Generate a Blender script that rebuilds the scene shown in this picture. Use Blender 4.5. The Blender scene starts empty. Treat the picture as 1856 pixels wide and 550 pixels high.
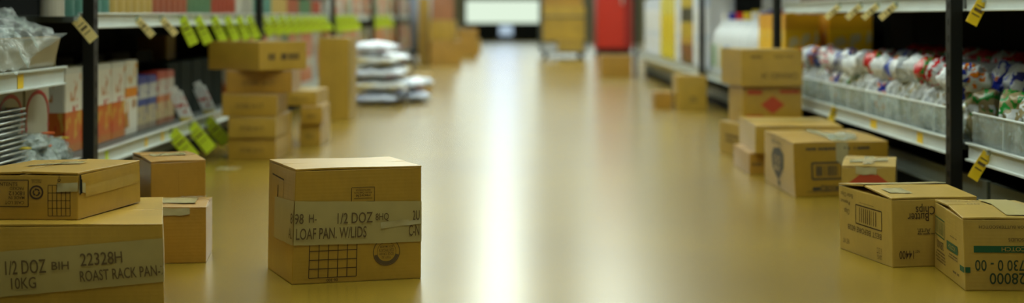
import bpy, bmesh, math, random
from mathutils import Vector, Matrix, noise

S = bpy.context.scene
COL = S.collection
rnd = random.Random(7)
PI = math.pi

# ------------------------------------------------------------------ materials
MATS = {}
def new_mat(name):
    m = bpy.data.materials.new(name); m.use_nodes = True
    nt = m.node_tree
    return m, nt, nt.nodes['Principled BSDF']

def plain(name, col, rough=.5, metal=0, spec=.5, emis=None, estr=0, alpha=1, noise_amt=.12, nscale=9):
    if name in MATS: return MATS[name]
    m, nt, b = new_mat(name)
    b.inputs['Roughness'].default_value = rough
    b.inputs['Metallic'].default_value = metal
    b.inputs['Specular IOR Level'].default_value = spec
    b.inputs['Alpha'].default_value = alpha
    tc = nt.nodes.new('ShaderNodeTexCoord')
    n = nt.nodes.new('ShaderNodeTexNoise'); n.inputs['Scale'].default_value = nscale
    n.inputs['Detail'].default_value = 4
    nt.links.new(tc.outputs['Object'], n.inputs['Vector'])
    mr = nt.nodes.new('ShaderNodeMix'); mr.data_type = 'RGBA'
    mr.inputs['A'].default_value = tuple(c*(1-noise_amt) for c in col)+(1,)
    mr.inputs['B'].default_value = tuple(min(1, c*(1+noise_amt)) for c in col)+(1,)
    nt.links.new(n.outputs['Fac'], mr.inputs['Factor'])
    nt.links.new(mr.outputs['Result'], b.inputs['Base Color'])
    if emis:
        b.inputs['Emission Color'].default_value = tuple(emis)+(1,)
        b.inputs['Emission Strength'].default_value = estr
    MATS[name] = m
    return m

def cardboard(name, col, rough=.30, spec=.9):
    if name in MATS: return MATS[name]
    m, nt, b = new_mat(name)
    b.inputs['Roughness'].default_value = rough
    b.inputs['Specular IOR Level'].default_value = spec
    tc = nt.nodes.new('ShaderNodeTexCoord')
    big = nt.nodes.new('ShaderNodeTexNoise'); big.inputs['Scale'].default_value = 7; big.inputs['Detail'].default_value = 5
    fib = nt.nodes.new('ShaderNodeTexNoise'); fib.inputs['Scale'].default_value = 90; fib.inputs['Detail'].default_value = 3
    mp = nt.nodes.new('ShaderNodeMapping'); mp.inputs['Scale'].default_value = (1, 1, .35)
    nt.links.new(tc.outputs['Object'], big.inputs['Vector'])
    nt.links.new(tc.outputs['Object'], mp.inputs['Vector'])
    nt.links.new(mp.outputs['Vector'], fib.inputs['Vector'])
    add = nt.nodes.new('ShaderNodeMath'); add.operation = 'MULTIPLY_ADD'
    add.inputs[1].default_value = .35
    nt.links.new(fib.outputs['Fac'], add.inputs[0]); nt.links.new(big.outputs['Fac'], add.inputs[2])
    cr = nt.nodes.new('ShaderNodeValToRGB')
    cr.color_ramp.elements[0].position = .35; cr.color_ramp.elements[1].position = .95
    cr.color_ramp.elements[0].color = tuple(c*.82 for c in col)+(1,)
    cr.color_ramp.elements[1].color = tuple(min(1, c*1.16) for c in col)+(1,)
    nt.links.new(add.outputs[0], cr.inputs['Fac'])
    nt.links.new(cr.outputs['Color'], b.inputs['Base Color'])
    wv = nt.nodes.new('ShaderNodeTexWave'); wv.inputs['Scale'].default_value = 38; wv.bands_direction = 'Z'
    wv.inputs['Distortion'].default_value = .6
    nt.links.new(tc.outputs['Object'], wv.inputs['Vector'])
    ad2 = nt.nodes.new('ShaderNodeMath'); ad2.operation = 'MULTIPLY_ADD'; ad2.inputs[1].default_value = .12
    nt.links.new(wv.outputs['Fac'], ad2.inputs[0]); nt.links.new(big.outputs['Fac'], ad2.inputs[2])
    bp = nt.nodes.new('ShaderNodeBump'); bp.inputs['Strength'].default_value = .12; bp.inputs['Distance'].default_value = .004
    nt.links.new(ad2.outputs[0], bp.inputs['Height']); nt.links.new(bp.outputs['Normal'], b.inputs['Normal'])
    MATS[name] = m
    return m

def bands(name, stops, axis='Z', blotch=None, scale=6, rough=.4, thr=.55, vscale=None):
    """printed pack: hard colour bands along one generated axis, plus blotches of other inks"""
    if name in MATS: return MATS[name]
    m, nt, b = new_mat(name)
    b.inputs['Roughness'].default_value = rough
    tc = nt.nodes.new('ShaderNodeTexCoord')
    sp = nt.nodes.new('ShaderNodeSeparateXYZ'); nt.links.new(tc.outputs['Generated'], sp.inputs[0])
    cr = nt.nodes.new('ShaderNodeValToRGB'); cr.color_ramp.interpolation = 'CONSTANT'
    els = cr.color_ramp.elements
    while len(els) < len(stops): els.new(.5)
    for e, (p, c) in zip(els, stops): e.position = p; e.color = tuple(c)+(1,)
    nt.links.new(sp.outputs[axis], cr.inputs['Fac'])
    out = cr.outputs['Color']
    for k, (c, lo, hi, t) in enumerate(blotch or []):
        n = nt.nodes.new('ShaderNodeTexNoise'); n.inputs['Scale'].default_value = scale; n.inputs['Detail'].default_value = 1
        mp = nt.nodes.new('ShaderNodeMapping'); mp.inputs['Location'].default_value = (k*3.7, k*1.3, k*5.1)
        if vscale: mp.inputs['Scale'].default_value = vscale
        nt.links.new(tc.outputs['Generated'], mp.inputs[0]); nt.links.new(mp.outputs[0], n.inputs['Vector'])
        g = nt.nodes.new('ShaderNodeMath'); g.operation = 'GREATER_THAN'; g.inputs[1].default_value = t
        nt.links.new(n.outputs['Fac'], g.inputs[0])
        a = nt.nodes.new('ShaderNodeMath'); a.operation = 'GREATER_THAN'; a.inputs[1].default_value = lo
        nt.links.new(sp.outputs['Z'], a.inputs[0])
        c2 = nt.nodes.new('ShaderNodeMath'); c2.operation = 'LESS_THAN'; c2.inputs[1].default_value = hi
        nt.links.new(sp.outputs['Z'], c2.inputs[0])
        m1 = nt.nodes.new('ShaderNodeMath'); m1.operation = 'MULTIPLY'
        nt.links.new(g.outputs[0], m1.inputs[0]); nt.links.new(a.outputs[0], m1.inputs[1])
        m2 = nt.nodes.new('ShaderNodeMath'); m2.operation = 'MULTIPLY'
        nt.links.new(m1.outputs[0], m2.inputs[0]); nt.links.new(c2.outputs[0], m2.inputs[1])
        mx = nt.nodes.new('ShaderNodeMix'); mx.data_type = 'RGBA'
        nt.links.new(m2.outputs[0], mx.inputs['Factor']); nt.links.new(out, mx.inputs['A'])
        mx.inputs['B'].default_value = tuple(c)+(1,)
        out = mx.outputs['Result']
    nt.links.new(out, b.inputs['Base Color'])
    MATS[name] = m
    return m

def film(name, tint=(.8, .9, .9), amount=.45, rough=.12):
    """thin clear plastic: mostly see-through, with sharp highlights"""
    if name in MATS: return MATS[name]
    m = bpy.data.materials.new(name); m.use_nodes = True; nt = m.node_tree
    nt.nodes.clear()
    o = nt.nodes.new('ShaderNodeOutputMaterial'); mx = nt.nodes.new('ShaderNodeMixShader')
    t = nt.nodes.new('ShaderNodeBsdfTransparent'); t.inputs[0].default_value = tuple(tint)+(1,)
    b = nt.nodes.new('ShaderNodeBsdfPrincipled'); b.inputs['Base Color'].default_value = (.62, .68, .66, 1)
    b.inputs['Roughness'].default_value = rough; b.inputs['Specular IOR Level'].default_value = .9
    tc = nt.nodes.new('ShaderNodeTexCoord'); n = nt.nodes.new('ShaderNodeTexNoise'); n.inputs['Scale'].default_value = 14
    n.inputs['Detail'].default_value = 5
    nt.links.new(tc.outputs['Object'], n.inputs['Vector'])
    mr = nt.nodes.new('ShaderNodeMapRange'); mr.inputs['From Min'].default_value = .3; mr.inputs['From Max'].default_value = .7
    mr.inputs['To Min'].default_value = amount*.5; mr.inputs['To Max'].default_value = min(1, amount*1.6)
    nt.links.new(n.outputs['Fac'], mr.inputs[0]); nt.links.new(mr.outputs[0], mx.inputs[0])
    bp = nt.nodes.new('ShaderNodeBump'); bp.inputs['Strength'].default_value = .8; bp.inputs['Distance'].default_value = .02
    nt.links.new(n.outputs['Fac'], bp.inputs['Height']); nt.links.new(bp.outputs['Normal'], b.inputs['Normal'])
    nt.links.new(t.outputs[0], mx.inputs[1]); nt.links.new(b.outputs[0], mx.inputs[2]); nt.links.new(mx.outputs[0], o.inputs[0])
    MATS[name] = m
    return m

def emitter(name, col, strength):
    m = bpy.data.materials.new(name); m.use_nodes = True; nt = m.node_tree; nt.nodes.clear()
    o = nt.nodes.new('ShaderNodeOutputMaterial'); e = nt.nodes.new('ShaderNodeEmission')
    e.inputs[0].default_value = tuple(col)+(1,); e.inputs[1].default_value = strength
    nt.links.new(e.outputs[0], o.inputs[0]); return m

KRAFT = cardboard('kraft_cardboard', (.40, .235, .024))
KRAFT2 = cardboard('kraft_cardboard_golden', (.42, .26, .032))
KRAFT3 = cardboard('kraft_cardboard_orange', (.38, .20, .022))
KRAFT_PALE = cardboard('kraft_cardboard_pale', (.44, .29, .055))
EDGE = plain('cut_cardboard_edge', (.30, .18, .04), .8)
TAPE = plain('tan_packing_tape', (.40, .33, .125), .33, spec=.55, noise_amt=.1, nscale=25)
TAPE2 = plain('shiny_clear_tape', (.42, .37, .19), .16, spec=.8, noise_amt=.15, nscale=40)
INK = plain('brown_black_ink', (.045, .022, .010), .6)
INKF = plain('faded_ink', (.11, .07, .025), .6)
INKG = plain('green_ink', (.006, .085, .035), .5)
INKR = plain('red_ink', (.42, .055, .018), .5)
INKB = plain('blue_black_ink', (.035, .04, .045), .5)
BLACK = plain('black_painted_steel', (.006, .007, .006), .45, spec=.3)
BLACKM = plain('dark_panel', (.006, .007, .006), .8, spec=.1)
STEEL = plain('pale_shelf_rail', (.62, .68, .66), .35, spec=.5)
STEELD = plain('grey_shelf_deck', (.06, .07, .062), .5)
PLINTH = plain('grey_green_kick_plate', (.13, .155, .13), .45)
YEL = plain('yellow_price_card', (.88, .60, .015), .45)
LIME = plain('lime_price_card', (.62, .78, .03), .45)
CREAM = plain('cream_price_card', (.85, .70, .28), .45)
WHITEP = plain('white_card', (.7, .72, .68), .45)
CLEAR = film('clear_plastic_guard', (.85, .92, .9), .30, .1)
FILM = film('crumpled_clear_film', (.85, .9, .88), .26, .1)

# ------------------------------------------------------------------ object helpers
def link_mesh(name, bm, mats, parent=None, smooth=False, bevel=0):
    me = bpy.data.meshes.new(name)
    bmesh.ops.recalc_face_normals(bm, faces=bm.faces) if len(bm.faces) else None
    bm.to_mesh(me); bm.free()
    for m in (mats if isinstance(mats, (list, tuple)) else [mats]): me.materials.append(m)
    if smooth:
        for p in me.polygons: p.use_smooth = True
    o = bpy.data.objects.new(name, me); COL.objects.link(o)
    if parent: o.parent = parent
    if bevel:
        md = o.modifiers.new('edge_rounding', 'BEVEL'); md.width = bevel; md.segments = 2
        md.limit_method = 'ANGLE'; md.angle_limit = math.radians(50)
    return o

def tag(o, label=None, cat=None, group=None, kind=None):
    if label: o['label'] = label
    if cat: o['category'] = cat
    if group: o['group'] = group
    if kind: o['kind'] = kind
    return o

def thing(name, label, cat, loc=(0, 0, 0), rz=0, group=None):
    o = bpy.data.objects.new(name, None); COL.objects.link(o)
    o.location = loc; o.rotation_euler = (0, 0, rz); o.empty_display_size = .05
    return tag(o, label, cat, group)

def add_box(bm, c, s, rot=None, mi=0):
    r = bmesh.ops.create_cube(bm, size=1)
    M = Matrix.Translation(Vector(c))
    if rot is not None: M = M @ rot
    M = M @ Matrix.Diagonal((s[0], s[1], s[2], 1))
    bmesh.ops.transform(bm, matrix=M, verts=r['verts'])
    if mi:
        for f in {f for v in r['verts'] for f in v.link_faces}: f.material_index = mi
    return r['verts']

def bx(c, s, rot=None):
    bm = bmesh.new(); add_box(bm, c, s, rot); return bm

def add_cyl(bm, c, r, h, axis='Z', seg=24, r2=None):
    q = bmesh.ops.create_cone(bm, cap_ends=True, segments=seg, radius1=r, radius2=r if r2 is None else r2, depth=h)
    M = Matrix.Translation(Vector(c))
    if axis == 'X': M = M @ Matrix.Rotation(PI/2, 4, 'Y')
    if axis == 'Y': M = M @ Matrix.Rotation(PI/2, 4, 'X')
    bmesh.ops.transform(bm, matrix=M, verts=q['verts'])

def add_tube(bm, pts, r, seg=10):
    pts = [Vector(p) for p in pts]; rings = []
    for i, p in enumerate(pts):
        d = (pts[min(i+1, len(pts)-1)]-pts[max(i-1, 0)]).normalized()
        a = d.orthogonal().normalized() if i == 0 else (a - d*a.dot(d)).normalized()
        b = d.cross(a)
        rings.append([bm.verts.new(p + a*r*math.cos(2*PI*k/seg) + b*r*math.sin(2*PI*k/seg)) for k in range(seg)])
    for i in range(len(rings)-1):
        for k in range(seg):
            bm.faces.new((rings[i][k], rings[i][(k+1) % seg], rings[i+1][(k+1) % seg], rings[i+1][k]))
    bm.faces.new(rings[0][::-1]); bm.faces.new(rings[-1])

def dup(root, loc=None, rz=None, label=None, group=None, mat=None):
    r = root.copy(); COL.objects.link(r)
    if loc is not None: r.location = loc
    if rz is not None: r.rotation_euler = (root.rotation_euler[0], root.rotation_euler[1], rz)
    if label: r['label'] = label
    if group: r['group'] = group
    for ch in list(root.children):
        c = ch.copy(); COL.objects.link(c); c.parent = r
        for g in ch.children:
            d = g.copy(); COL.objects.link(d); d.parent = c
    return r

# ------------------------------------------------------------------ lettering
_tc = {}
def text_polys(s):
    """2D polygons of a word, cap height 1, starting at x = 0"""
    if s in _tc: return _tc[s]
    cu = bpy.data.curves.new('lettering', 'FONT'); cu.body = s; cu.size = 1.0; cu.resolution_u = 3; cu.offset = .006
    ob = bpy.data.objects.new('lettering', cu); COL.objects.link(ob)
    dg = bpy.context.evaluated_depsgraph_get()
    me = bpy.data.meshes.new_from_object(ob.evaluated_get(dg))
    vs = [(v.co.x, v.co.y) for v in me.vertices]
    polys = [[vs[i] for i in p.vertices] for p in me.polygons]
    COL.objects.unlink(ob); bpy.data.objects.remove(ob); bpy.data.curves.remove(cu); bpy.data.meshes.remove(me)
    if not vs: _tc[s] = ([], 1); return _tc[s]
    x0 = min(v[0] for v in vs); x1 = max(v[0] for v in vs); k = 1/.73
    polys = [[((x-x0)*k, y*k) for x, y in p] for p in polys]
    _tc[s] = (polys, (x1-x0)*k); return _tc[s]

def T(s, x, y, h, w=None, flip=False, ang=0):
    """word centred at x,y"""
    polys, W = text_polys(s); w = w or W*h*.8
    out = []; ca, sa = math.cos(ang), math.sin(ang); h *= 1.12
    for p in polys:
        q = []
        for a, b in p:
            a = (a/W-.5)*w; b = (b-.5)*h
            if flip: a, b = -a, -b
            q.append((x+a*ca-b*sa, y+a*sa+b*ca))
        out.append(q)
    return out

def LN(x0, y0, x1, y1, w=.0012):
    d = Vector((x1-x0, y1-y0)); L = d.length; d /= L; n = Vector((-d.y, d.x))*w/2
    k = max(1, int(L/.02)); out = []
    for i in range(k):
        a = Vector((x0, y0))+d*L*i/k; b = Vector((x0, y0))+d*L*(i+1)/k
        out.append([tuple(a-n), tuple(b-n), tuple(b+n), tuple(a+n)])
    return out

def RECT(x0, y0, x1, y1, w=.0012):
    return LN(x0, y0, x1, y0, w)+LN(x1, y0, x1, y1, w)+LN(x1, y1, x0, y1, w)+LN(x0, y1, x0, y0, w)

def FILL(x0, y0, x1, y1, n=6):
    out = []
    k = max(1, int((x1-x0)/.02)); j = max(1, int((y1-y0)/.02))
    for i in range(k):
        for q in range(j):
            a, b = x0+(x1-x0)*i/k, x0+(x1-x0)*(i+1)/k; c, d = y0+(y1-y0)*q/j, y0+(y1-y0)*(q+1)/j
            out.append([(a, c), (b, c), (b, d), (a, d)])
    return out

def GRID(x0, y0, x1, y1, nx, ny, w=.0012):
    out = []
    for i in range(nx+1): x = x0+(x1-x0)*i/nx; out += LN(x, y0, x, y1, w)
    for j in range(ny+1): y = y0+(y1-y0)*j/ny; out += LN(x0, y, x1, y, w)
    return out

def RING(cx, cy, r0, r1, a0=0, a1=2*PI, seg=40):
    out = []
    for i in range(seg):
        a = a0+(a1-a0)*i/seg; b = a0+(a1-a0)*(i+1)/seg
        out.append([(cx+r0*math.cos(a), cy+r0*math.sin(a)), (cx+r1*math.cos(a), cy+r1*math.sin(a)),
                    (cx+r1*math.cos(b), cy+r1*math.sin(b)), (cx+r0*math.cos(b), cy+r0*math.sin(b))])
    return out

def BARS(x0, y0, x1, y1, n, seed=1, duty=.5):
    r = random.Random(seed); out = []; x = x0
    step = (x1-x0)/n
    for i in range(n):
        out += FILL(x0+i*step, y0, x0+i*step+step*duty*r.uniform(.5, 1.5), y1)
    return out

def SMEAR(x0, y0, x1, y1, rows, seed=1, h=.5):
    """rows of small unreadable print"""
    r = random.Random(seed); out = []
    for j in range(rows):
        yy = y0+(y1-y0)*(j+.5)/rows; hh = (y1-y0)/rows*h/2; x = x0+r.uniform(0, .1)*(x1-x0)
        while x < x1:
            w = r.uniform(.5, 1.6)*hh*2
            if r.random() < .85: out += [[(x, yy-hh), (min(x+w*.8, x1), yy-hh), (min(x+w*.8, x1), yy+hh), (x, yy+hh)]]
            x += w
    return out

# ------------------------------------------------------------------ cartons
def clusters(polys, gap=.012):
    """groups of polygons lying close together"""
    bb = [[min(x for x, y in p)-gap/2, min(y for x, y in p)-gap/2, max(x for x, y in p)+gap/2, max(y for x, y in p)+gap/2, [p]] for p in polys]
    out = []
    for b in bb:
        cur = b; moved = True
        while moved:
            moved = False
            for o in out:
                if o[0] <= cur[2] and cur[0] <= o[2] and o[1] <= cur[3] and cur[1] <= o[3]:
                    out.remove(o); cur = [min(o[0], cur[0]), min(o[1], cur[1]), max(o[2], cur[2]), max(o[3], cur[3]), o[4]+cur[4]]; moved = True; break
        out.append(cur)
    return [o[4] for o in out]

class Carton:
    """cardboard carton from its four ground corners: N front left, R front right, L back left"""
    def __init__(s, name, label, N, R, L, z0, h, mat=KRAFT, top=None, seam='u', peak=0.0, bulge=.003,
                 group=None, flaps=True, gap=.003, fold=None, B=None, cat='box'):
        s.N, s.R, s.L = Vector(N), Vector(R), Vector(L)
        s.B = Vector(B) if B else s.R+s.L-s.N
        s.z0, s.h, s.peak, s.bulge, s.seam, s.mat = z0, h, peak, bulge, seam, mat
        s.top = top or {}
        c = (s.N+s.R+s.L+s.B)/4
        s.o = Vector((c.x, c.y, z0))
        s.root = thing(name, label, cat, tuple(s.o), 0, group)
        s.W = (s.R-s.N).length; s.D = (s.L-s.N).length
        s.th = .0045
        bm = bmesh.new(); bmesh.ops.create_cube(bm, size=1)
        bmesh.ops.subdivide_edges(bm, edges=bm.edges, cuts=7, use_grid_fill=True)
        wt = 1-(s.th/h if flaps else 0)
        for v in bm.verts:
            u, q, w = v.co.x+.5, v.co.y+.5, v.co.z+.5
            p = s.P(u, q, w*wt)
            side = Vector((0, 0, 0))
            b = s.bulge*math.sin(PI*w)
            if u < .001: side += s.nrm('left')*b*math.sin(PI*q)
            if u > .999: side += s.nrm('right')*b*math.sin(PI*q)
            if q < .001: side += s.nrm('front')*b*math.sin(PI*u)
            if q > .999: side += s.nrm('back')*b*math.sin(PI*u)
            v.co = p+side-s.o
        link_mesh('carton_body', bm, mat, s.root, bevel=.0022)
        if flaps:
            for k in (0, 1):
                bm = bmesh.new(); bmesh.ops.create_cube(bm, size=1)
                bmesh.ops.subdivide_edges(bm, edges=bm.edges, cuts=5, use_grid_fill=True)
                g = gap/2/(s.D if seam == 'u' else s.W)
                for v in bm.verts:
                    a, b2, w = v.co.x+.5, v.co.y+.5, v.co.z
                    b2 = b2*(.5-g) if k == 0 else .5+g+b2*(.5-g)
                    u, q = (a, b2) if seam == 'u' else (b2, a)
                    lift = s.lift(u, q) + .0012*math.sin(a*5+k)*s.bulge/.003
                    v.co = s.P(u, q, 1)+Vector((0, 0, lift+(w-.5)*s.th))-s.o
                link_mesh('flap', bm, mat, s.root, bevel=.0012)
    def P(s, u, v, w):
        def tp(k, p):
            d = s.top.get(k, (0, 0, 0)); return Vector((p.x+d[0], p.y+d[1], s.z0+s.h+d[2]))
        def b3(p): return Vector((p.x, p.y, s.z0))
        bot = b3(s.N)*(1-u)*(1-v)+b3(s.R)*u*(1-v)+b3(s.B)*u*v+b3(s.L)*(1-u)*v
        top = tp('N', s.N)*(1-u)*(1-v)+tp('R', s.R)*u*(1-v)+tp('B', s.B)*u*v+tp('L', s.L)*(1-u)*v
        return bot*(1-w)+top*w
    def lift(s, u, v):
        t = v if s.seam == 'u' else u
        return s.peak*(1-abs(2*t-1))
    def nrm(s, side):
        a, b = {'front': (s.N, s.R), 'right': (s.R, s.B), 'back': (s.B, s.L), 'left': (s.L, s.N)}[side]
        d = (b-a).normalized(); return Vector((d.y, -d.x, 0))
    def size(s, side):
        return {'front': (s.W, s.h), 'left': (s.D, s.h), 'right': ((s.B-s.R).length, s.h), 'top': (s.W, s.D)}[side]
    def F(s, side, x, y, off):
        W, H = s.size(side); a, b = x/W, y/H
        if side == 'top':
            return s.P(a, b, 1)+Vector((0, 0, s.lift(a, b)+off+.0012))
        u, v = {'front': (a, 0), 'left': (0, 1-a), 'right': (1, a)}[side]
        p = s.P(u, v, b); bb = s.bulge*math.sin(PI*min(1, max(0, b)))*math.sin(PI*min(1, max(0, a)))
        return p+s.nrm(side)*(bb+off)
    def mark(s, side, polys, mat=INK, off=.0009, name='printed_marking', label=None, lim=True, whole=False):
        W, H = s.size(side)
        if not whole:
            cl = clusters([p for p in polys if not (lim and any(x < .0005 or x > W-.0005 or y < .0005 or y > H-.0005 for x, y in p))])
            for q in cl: s.mark(side, q, mat, off, name, label, lim, True)
            return
        bm = bmesh.new()
        for p in polys:
            if lim and any(x < .0005 or x > W-.0005 or y < .0005 or y > H-.0005 for x, y in p): continue
            vs = [bm.verts.new(s.F(side, x, y, off)-s.o) for x, y in p]
            try: bm.faces.new(vs)
            except ValueError: pass
        # thickness of the ink or tape
        o = link_mesh(name, bm, mat, s.root)
        if label: o['label'] = label
        return o
    def tape(s, side, pts, mat=TAPE, off=.0016, n=24, name='packing_tape', label=None, wob=.0):
        """pts = (x0, ylow0, yhigh0, x1, ylow1, yhigh1) strip on a face"""
        x0, l0, h0, x1, l1, h1 = pts; bm = bmesh.new(); prev = None; m = 4
        for i in range(n+1):
            t = i/n; x = x0+(x1-x0)*t; lo = l0+(l1-l0)*t; hi = h0+(h1-h0)*t
            lo += wob*noise.noise(Vector((x*40, 1, s.o.x))); hi += wob*noise.noise(Vector((x*37, 5, s.o.x)))
            row = []
            for k in range(m+1):
                y = lo+(hi-lo)*k/m
                q = off+.0007*noise.noise(Vector((x*60, y*60, s.o.y*7)))*(1 if mat is TAPE else 3)
                row.append(bm.verts.new(s.F(side, x, y, q)-s.o))
            if prev:
                for k in range(m): bm.faces.new((prev[k], row[k], row[k+1], prev[k+1]))
            prev = row
        o = link_mesh(name, bm, mat, s.root, smooth=True)
        if label: o['label'] = label
        return o

def letters(c, side, groups, mat=INKF, off=.0032):
    for g in groups: c.mark(side, g, mat, off=off, name='tape_lettering')

def axis_carton(name, label, x0, x1, y0, y1, z0, h, rot=0, **k):
    c = Vector(((x0+x1)/2, (y0+y1)/2)); R = Matrix.Rotation(rot, 2)
    f = lambda x, y: tuple(c+R@(Vector((x, y))-c))
    return Carton(name, label, f(x0, y0), f(x1, y0), f(x0, y1), z0, h, **k)

# ================================================================== CAMERA
H = .62
cam = bpy.data.objects.new('camera', bpy.data.cameras.new('camera')); COL.objects.link(cam)
cam.location = (0, 0, H); cam.rotation_euler = (PI/2, 0, 0)
cam.data.sensor_width = 36; cam.data.sensor_fit = 'HORIZONTAL'
cam.data.lens = 36*2700/1856
cam.data.shift_x = 8/1856; cam.data.shift_y = -247/1856
cam.data.clip_start = .05; cam.data.clip_end = 200
cam.data.dof.use_dof = True; cam.data.dof.focus_distance = 3.45
cam.data.dof.aperture_fstop = cam.data.lens/1000/.026
S.camera = cam

# ================================================================== ROOM
def struct(name, bm, m):
    o = link_mesh(name, bm, m); o['kind'] = 'structure'; return o
YB = 36.0; YF = -5.0; XL, XR, ZC = -6.0, 6.0, 3.7
# floor material
m, nt, b = new_mat('polished_tan_floor')
tc = nt.nodes.new('ShaderNodeTexCoord')
n1 = nt.nodes.new('ShaderNodeTexNoise'); n1.inputs['Scale'].default_value = 1.4; n1.inputs['Detail'].default_value = 2; n1.inputs['Roughness'].default_value = .6
n2 = nt.nodes.new('ShaderNodeTexNoise'); n2.inputs['Scale'].default_value = 9; n2.inputs['Detail'].default_value = 2
nt.links.new(tc.outputs['Object'], n1.inputs['Vector']); nt.links.new(tc.outputs['Object'], n2.inputs['Vector'])
cr = nt.nodes.new('ShaderNodeValToRGB')
cr.color_ramp.elements[0].position = .3; cr.color_ramp.elements[0].color = (.185, .115, .009, 1)
cr.color_ramp.elements[1].position = .72; cr.color_ramp.elements[1].color = (.26, .17, .018, 1)
nt.links.new(n1.outputs['Fac'], cr.inputs['Fac']); nt.links.new(cr.outputs['Color'], b.inputs['Base Color'])
mr = nt.nodes.new('ShaderNodeMapRange'); mr.inputs['From Min'].default_value = .3; mr.inputs['From Max'].default_value = .7
mr.inputs['To Min'].default_value = .23; mr.inputs['To Max'].default_value = .29
nt.links.new(n2.outputs['Fac'], mr.inputs[0]); b.inputs['Roughness'].default_value = .245
FLOOR = m
WALLM = plain('cream_wall_paint', (.50, .50, .38), .8)
CEILM = plain('white_ceiling_tile', (.80, .82, .74), .9)
struct('floor', bx((0, (YB+YF)/2, -.05), (XR-XL, YB-YF, .1)), FLOOR)
struct('ceiling', bx((0, (YB+YF)/2, ZC+.05), (XR-XL, YB-YF, .1)), CEILM)
struct('wall_left', bx((XL-.05, (YB+YF)/2, ZC/2), (.1, YB-YF, ZC)), WALLM)
struct('wall_right', bx((XR+.05, (YB+YF)/2, ZC/2), (.1, YB-YF, ZC)), WALLM)
struct('wall_front', bx((0, YF-.05, ZC/2), (XR-XL, .1, ZC)), WALLM)
# back wall with glazed front
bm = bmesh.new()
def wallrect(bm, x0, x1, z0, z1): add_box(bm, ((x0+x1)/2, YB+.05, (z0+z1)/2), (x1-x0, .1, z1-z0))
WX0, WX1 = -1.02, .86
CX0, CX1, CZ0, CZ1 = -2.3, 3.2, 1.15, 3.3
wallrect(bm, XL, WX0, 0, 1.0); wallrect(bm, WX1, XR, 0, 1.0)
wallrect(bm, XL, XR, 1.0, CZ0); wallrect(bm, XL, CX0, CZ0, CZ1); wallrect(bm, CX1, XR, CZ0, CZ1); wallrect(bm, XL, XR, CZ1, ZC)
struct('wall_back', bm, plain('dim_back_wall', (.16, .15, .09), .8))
DAY = emitter('daylight_pane', (.84, 1.0, .80), .72)
DAYD = emitter('door_daylight_pane', (.62, .80, .95), .55)
DAYW = emitter('wide_daylight_pane', (.80, .95, .90), 1.9)
DAYB = emitter('bright_daylight_pane', (.58, .76, 1.0), 2.9)
def window(name, x0, x1, z0, z1, pane, mid=True):
    bm = bmesh.new(); t = .035
    parts = [(((x0+x1)/2, YB, z0), (x1-x0, .08, t)), (((x0+x1)/2, YB, z1), (x1-x0, .08, t)),
                  ((x0, YB, (z0+z1)/2), (t, .08, z1-z0)), ((x1, YB, (z0+z1)/2), (t, .08, z1-z0))]
    if mid: parts.append((((x0+x1)/2, YB, z0+(z1-z0)*.5), (x1-x0, .06, t)))
    for c, s_ in parts: add_box(bm, c, s_)
    o = struct(name, bm, BLACKM)
    link_mesh('pane', bx(((x0+x1)/2, YB+.03, (z0+z1)/2), (x1-x0, .01, z1-z0)), pane, o)
    return o
window('window_1', -1.02, .86, .42, 1.0, DAY, False)
window('window_2', -.22, .14, .12, .40, DAYD, False)
window('window_3', -2.3, -.48, 1.15, 3.3, DAYW)
window('window_4', -.48, .28, 1.15, 3.3, DAYB)
window('window_5', .28, 3.2, 1.15, 3.3, DAYW)
struct('trim_1', bx((-.63, YB-.1, .2), (.78, .2, .40)), BLACKM)
struct('trim_2', bx((.51, YB-.1, .2), (.70, .2, .40)), BLACKM)
struct('trim_3', bx((-.04, YB, .05), (.36, .06, .10)), BLACKM)

# ceiling lamps: rows of long fluorescent fixtures
LAMP = emitter('lamp_diffuser', (.88, .98, .86), 6.9)
HOUS = plain('white_lamp_housing', (.6, .62, .56), .5)
lp = None
for x in (-5.0, -1.5, -.12, 1.25, 5.0):
    for j in range({-.12: 9, -1.5: 8, 1.25: 7}.get(x, 12)):
        y = 2.6+j*2.9
        if lp is None:
            lp = thing('ceiling_light', 'long fluorescent ceiling light in a row running along the store', 'light', (x, y, ZC), 0, 'fluorescent ceiling lights')
            bm = bmesh.new(); add_box(bm, (0, 0, -.035), (.66, 2.26, .07))
            link_mesh('housing', bm, HOUS, lp)
            link_mesh('diffuser', bx((0, 0, -.085), (.60, 2.2, .02)), LAMP, lp, bevel=.004)
        else: dup(lp, (x, y, ZC))

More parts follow.
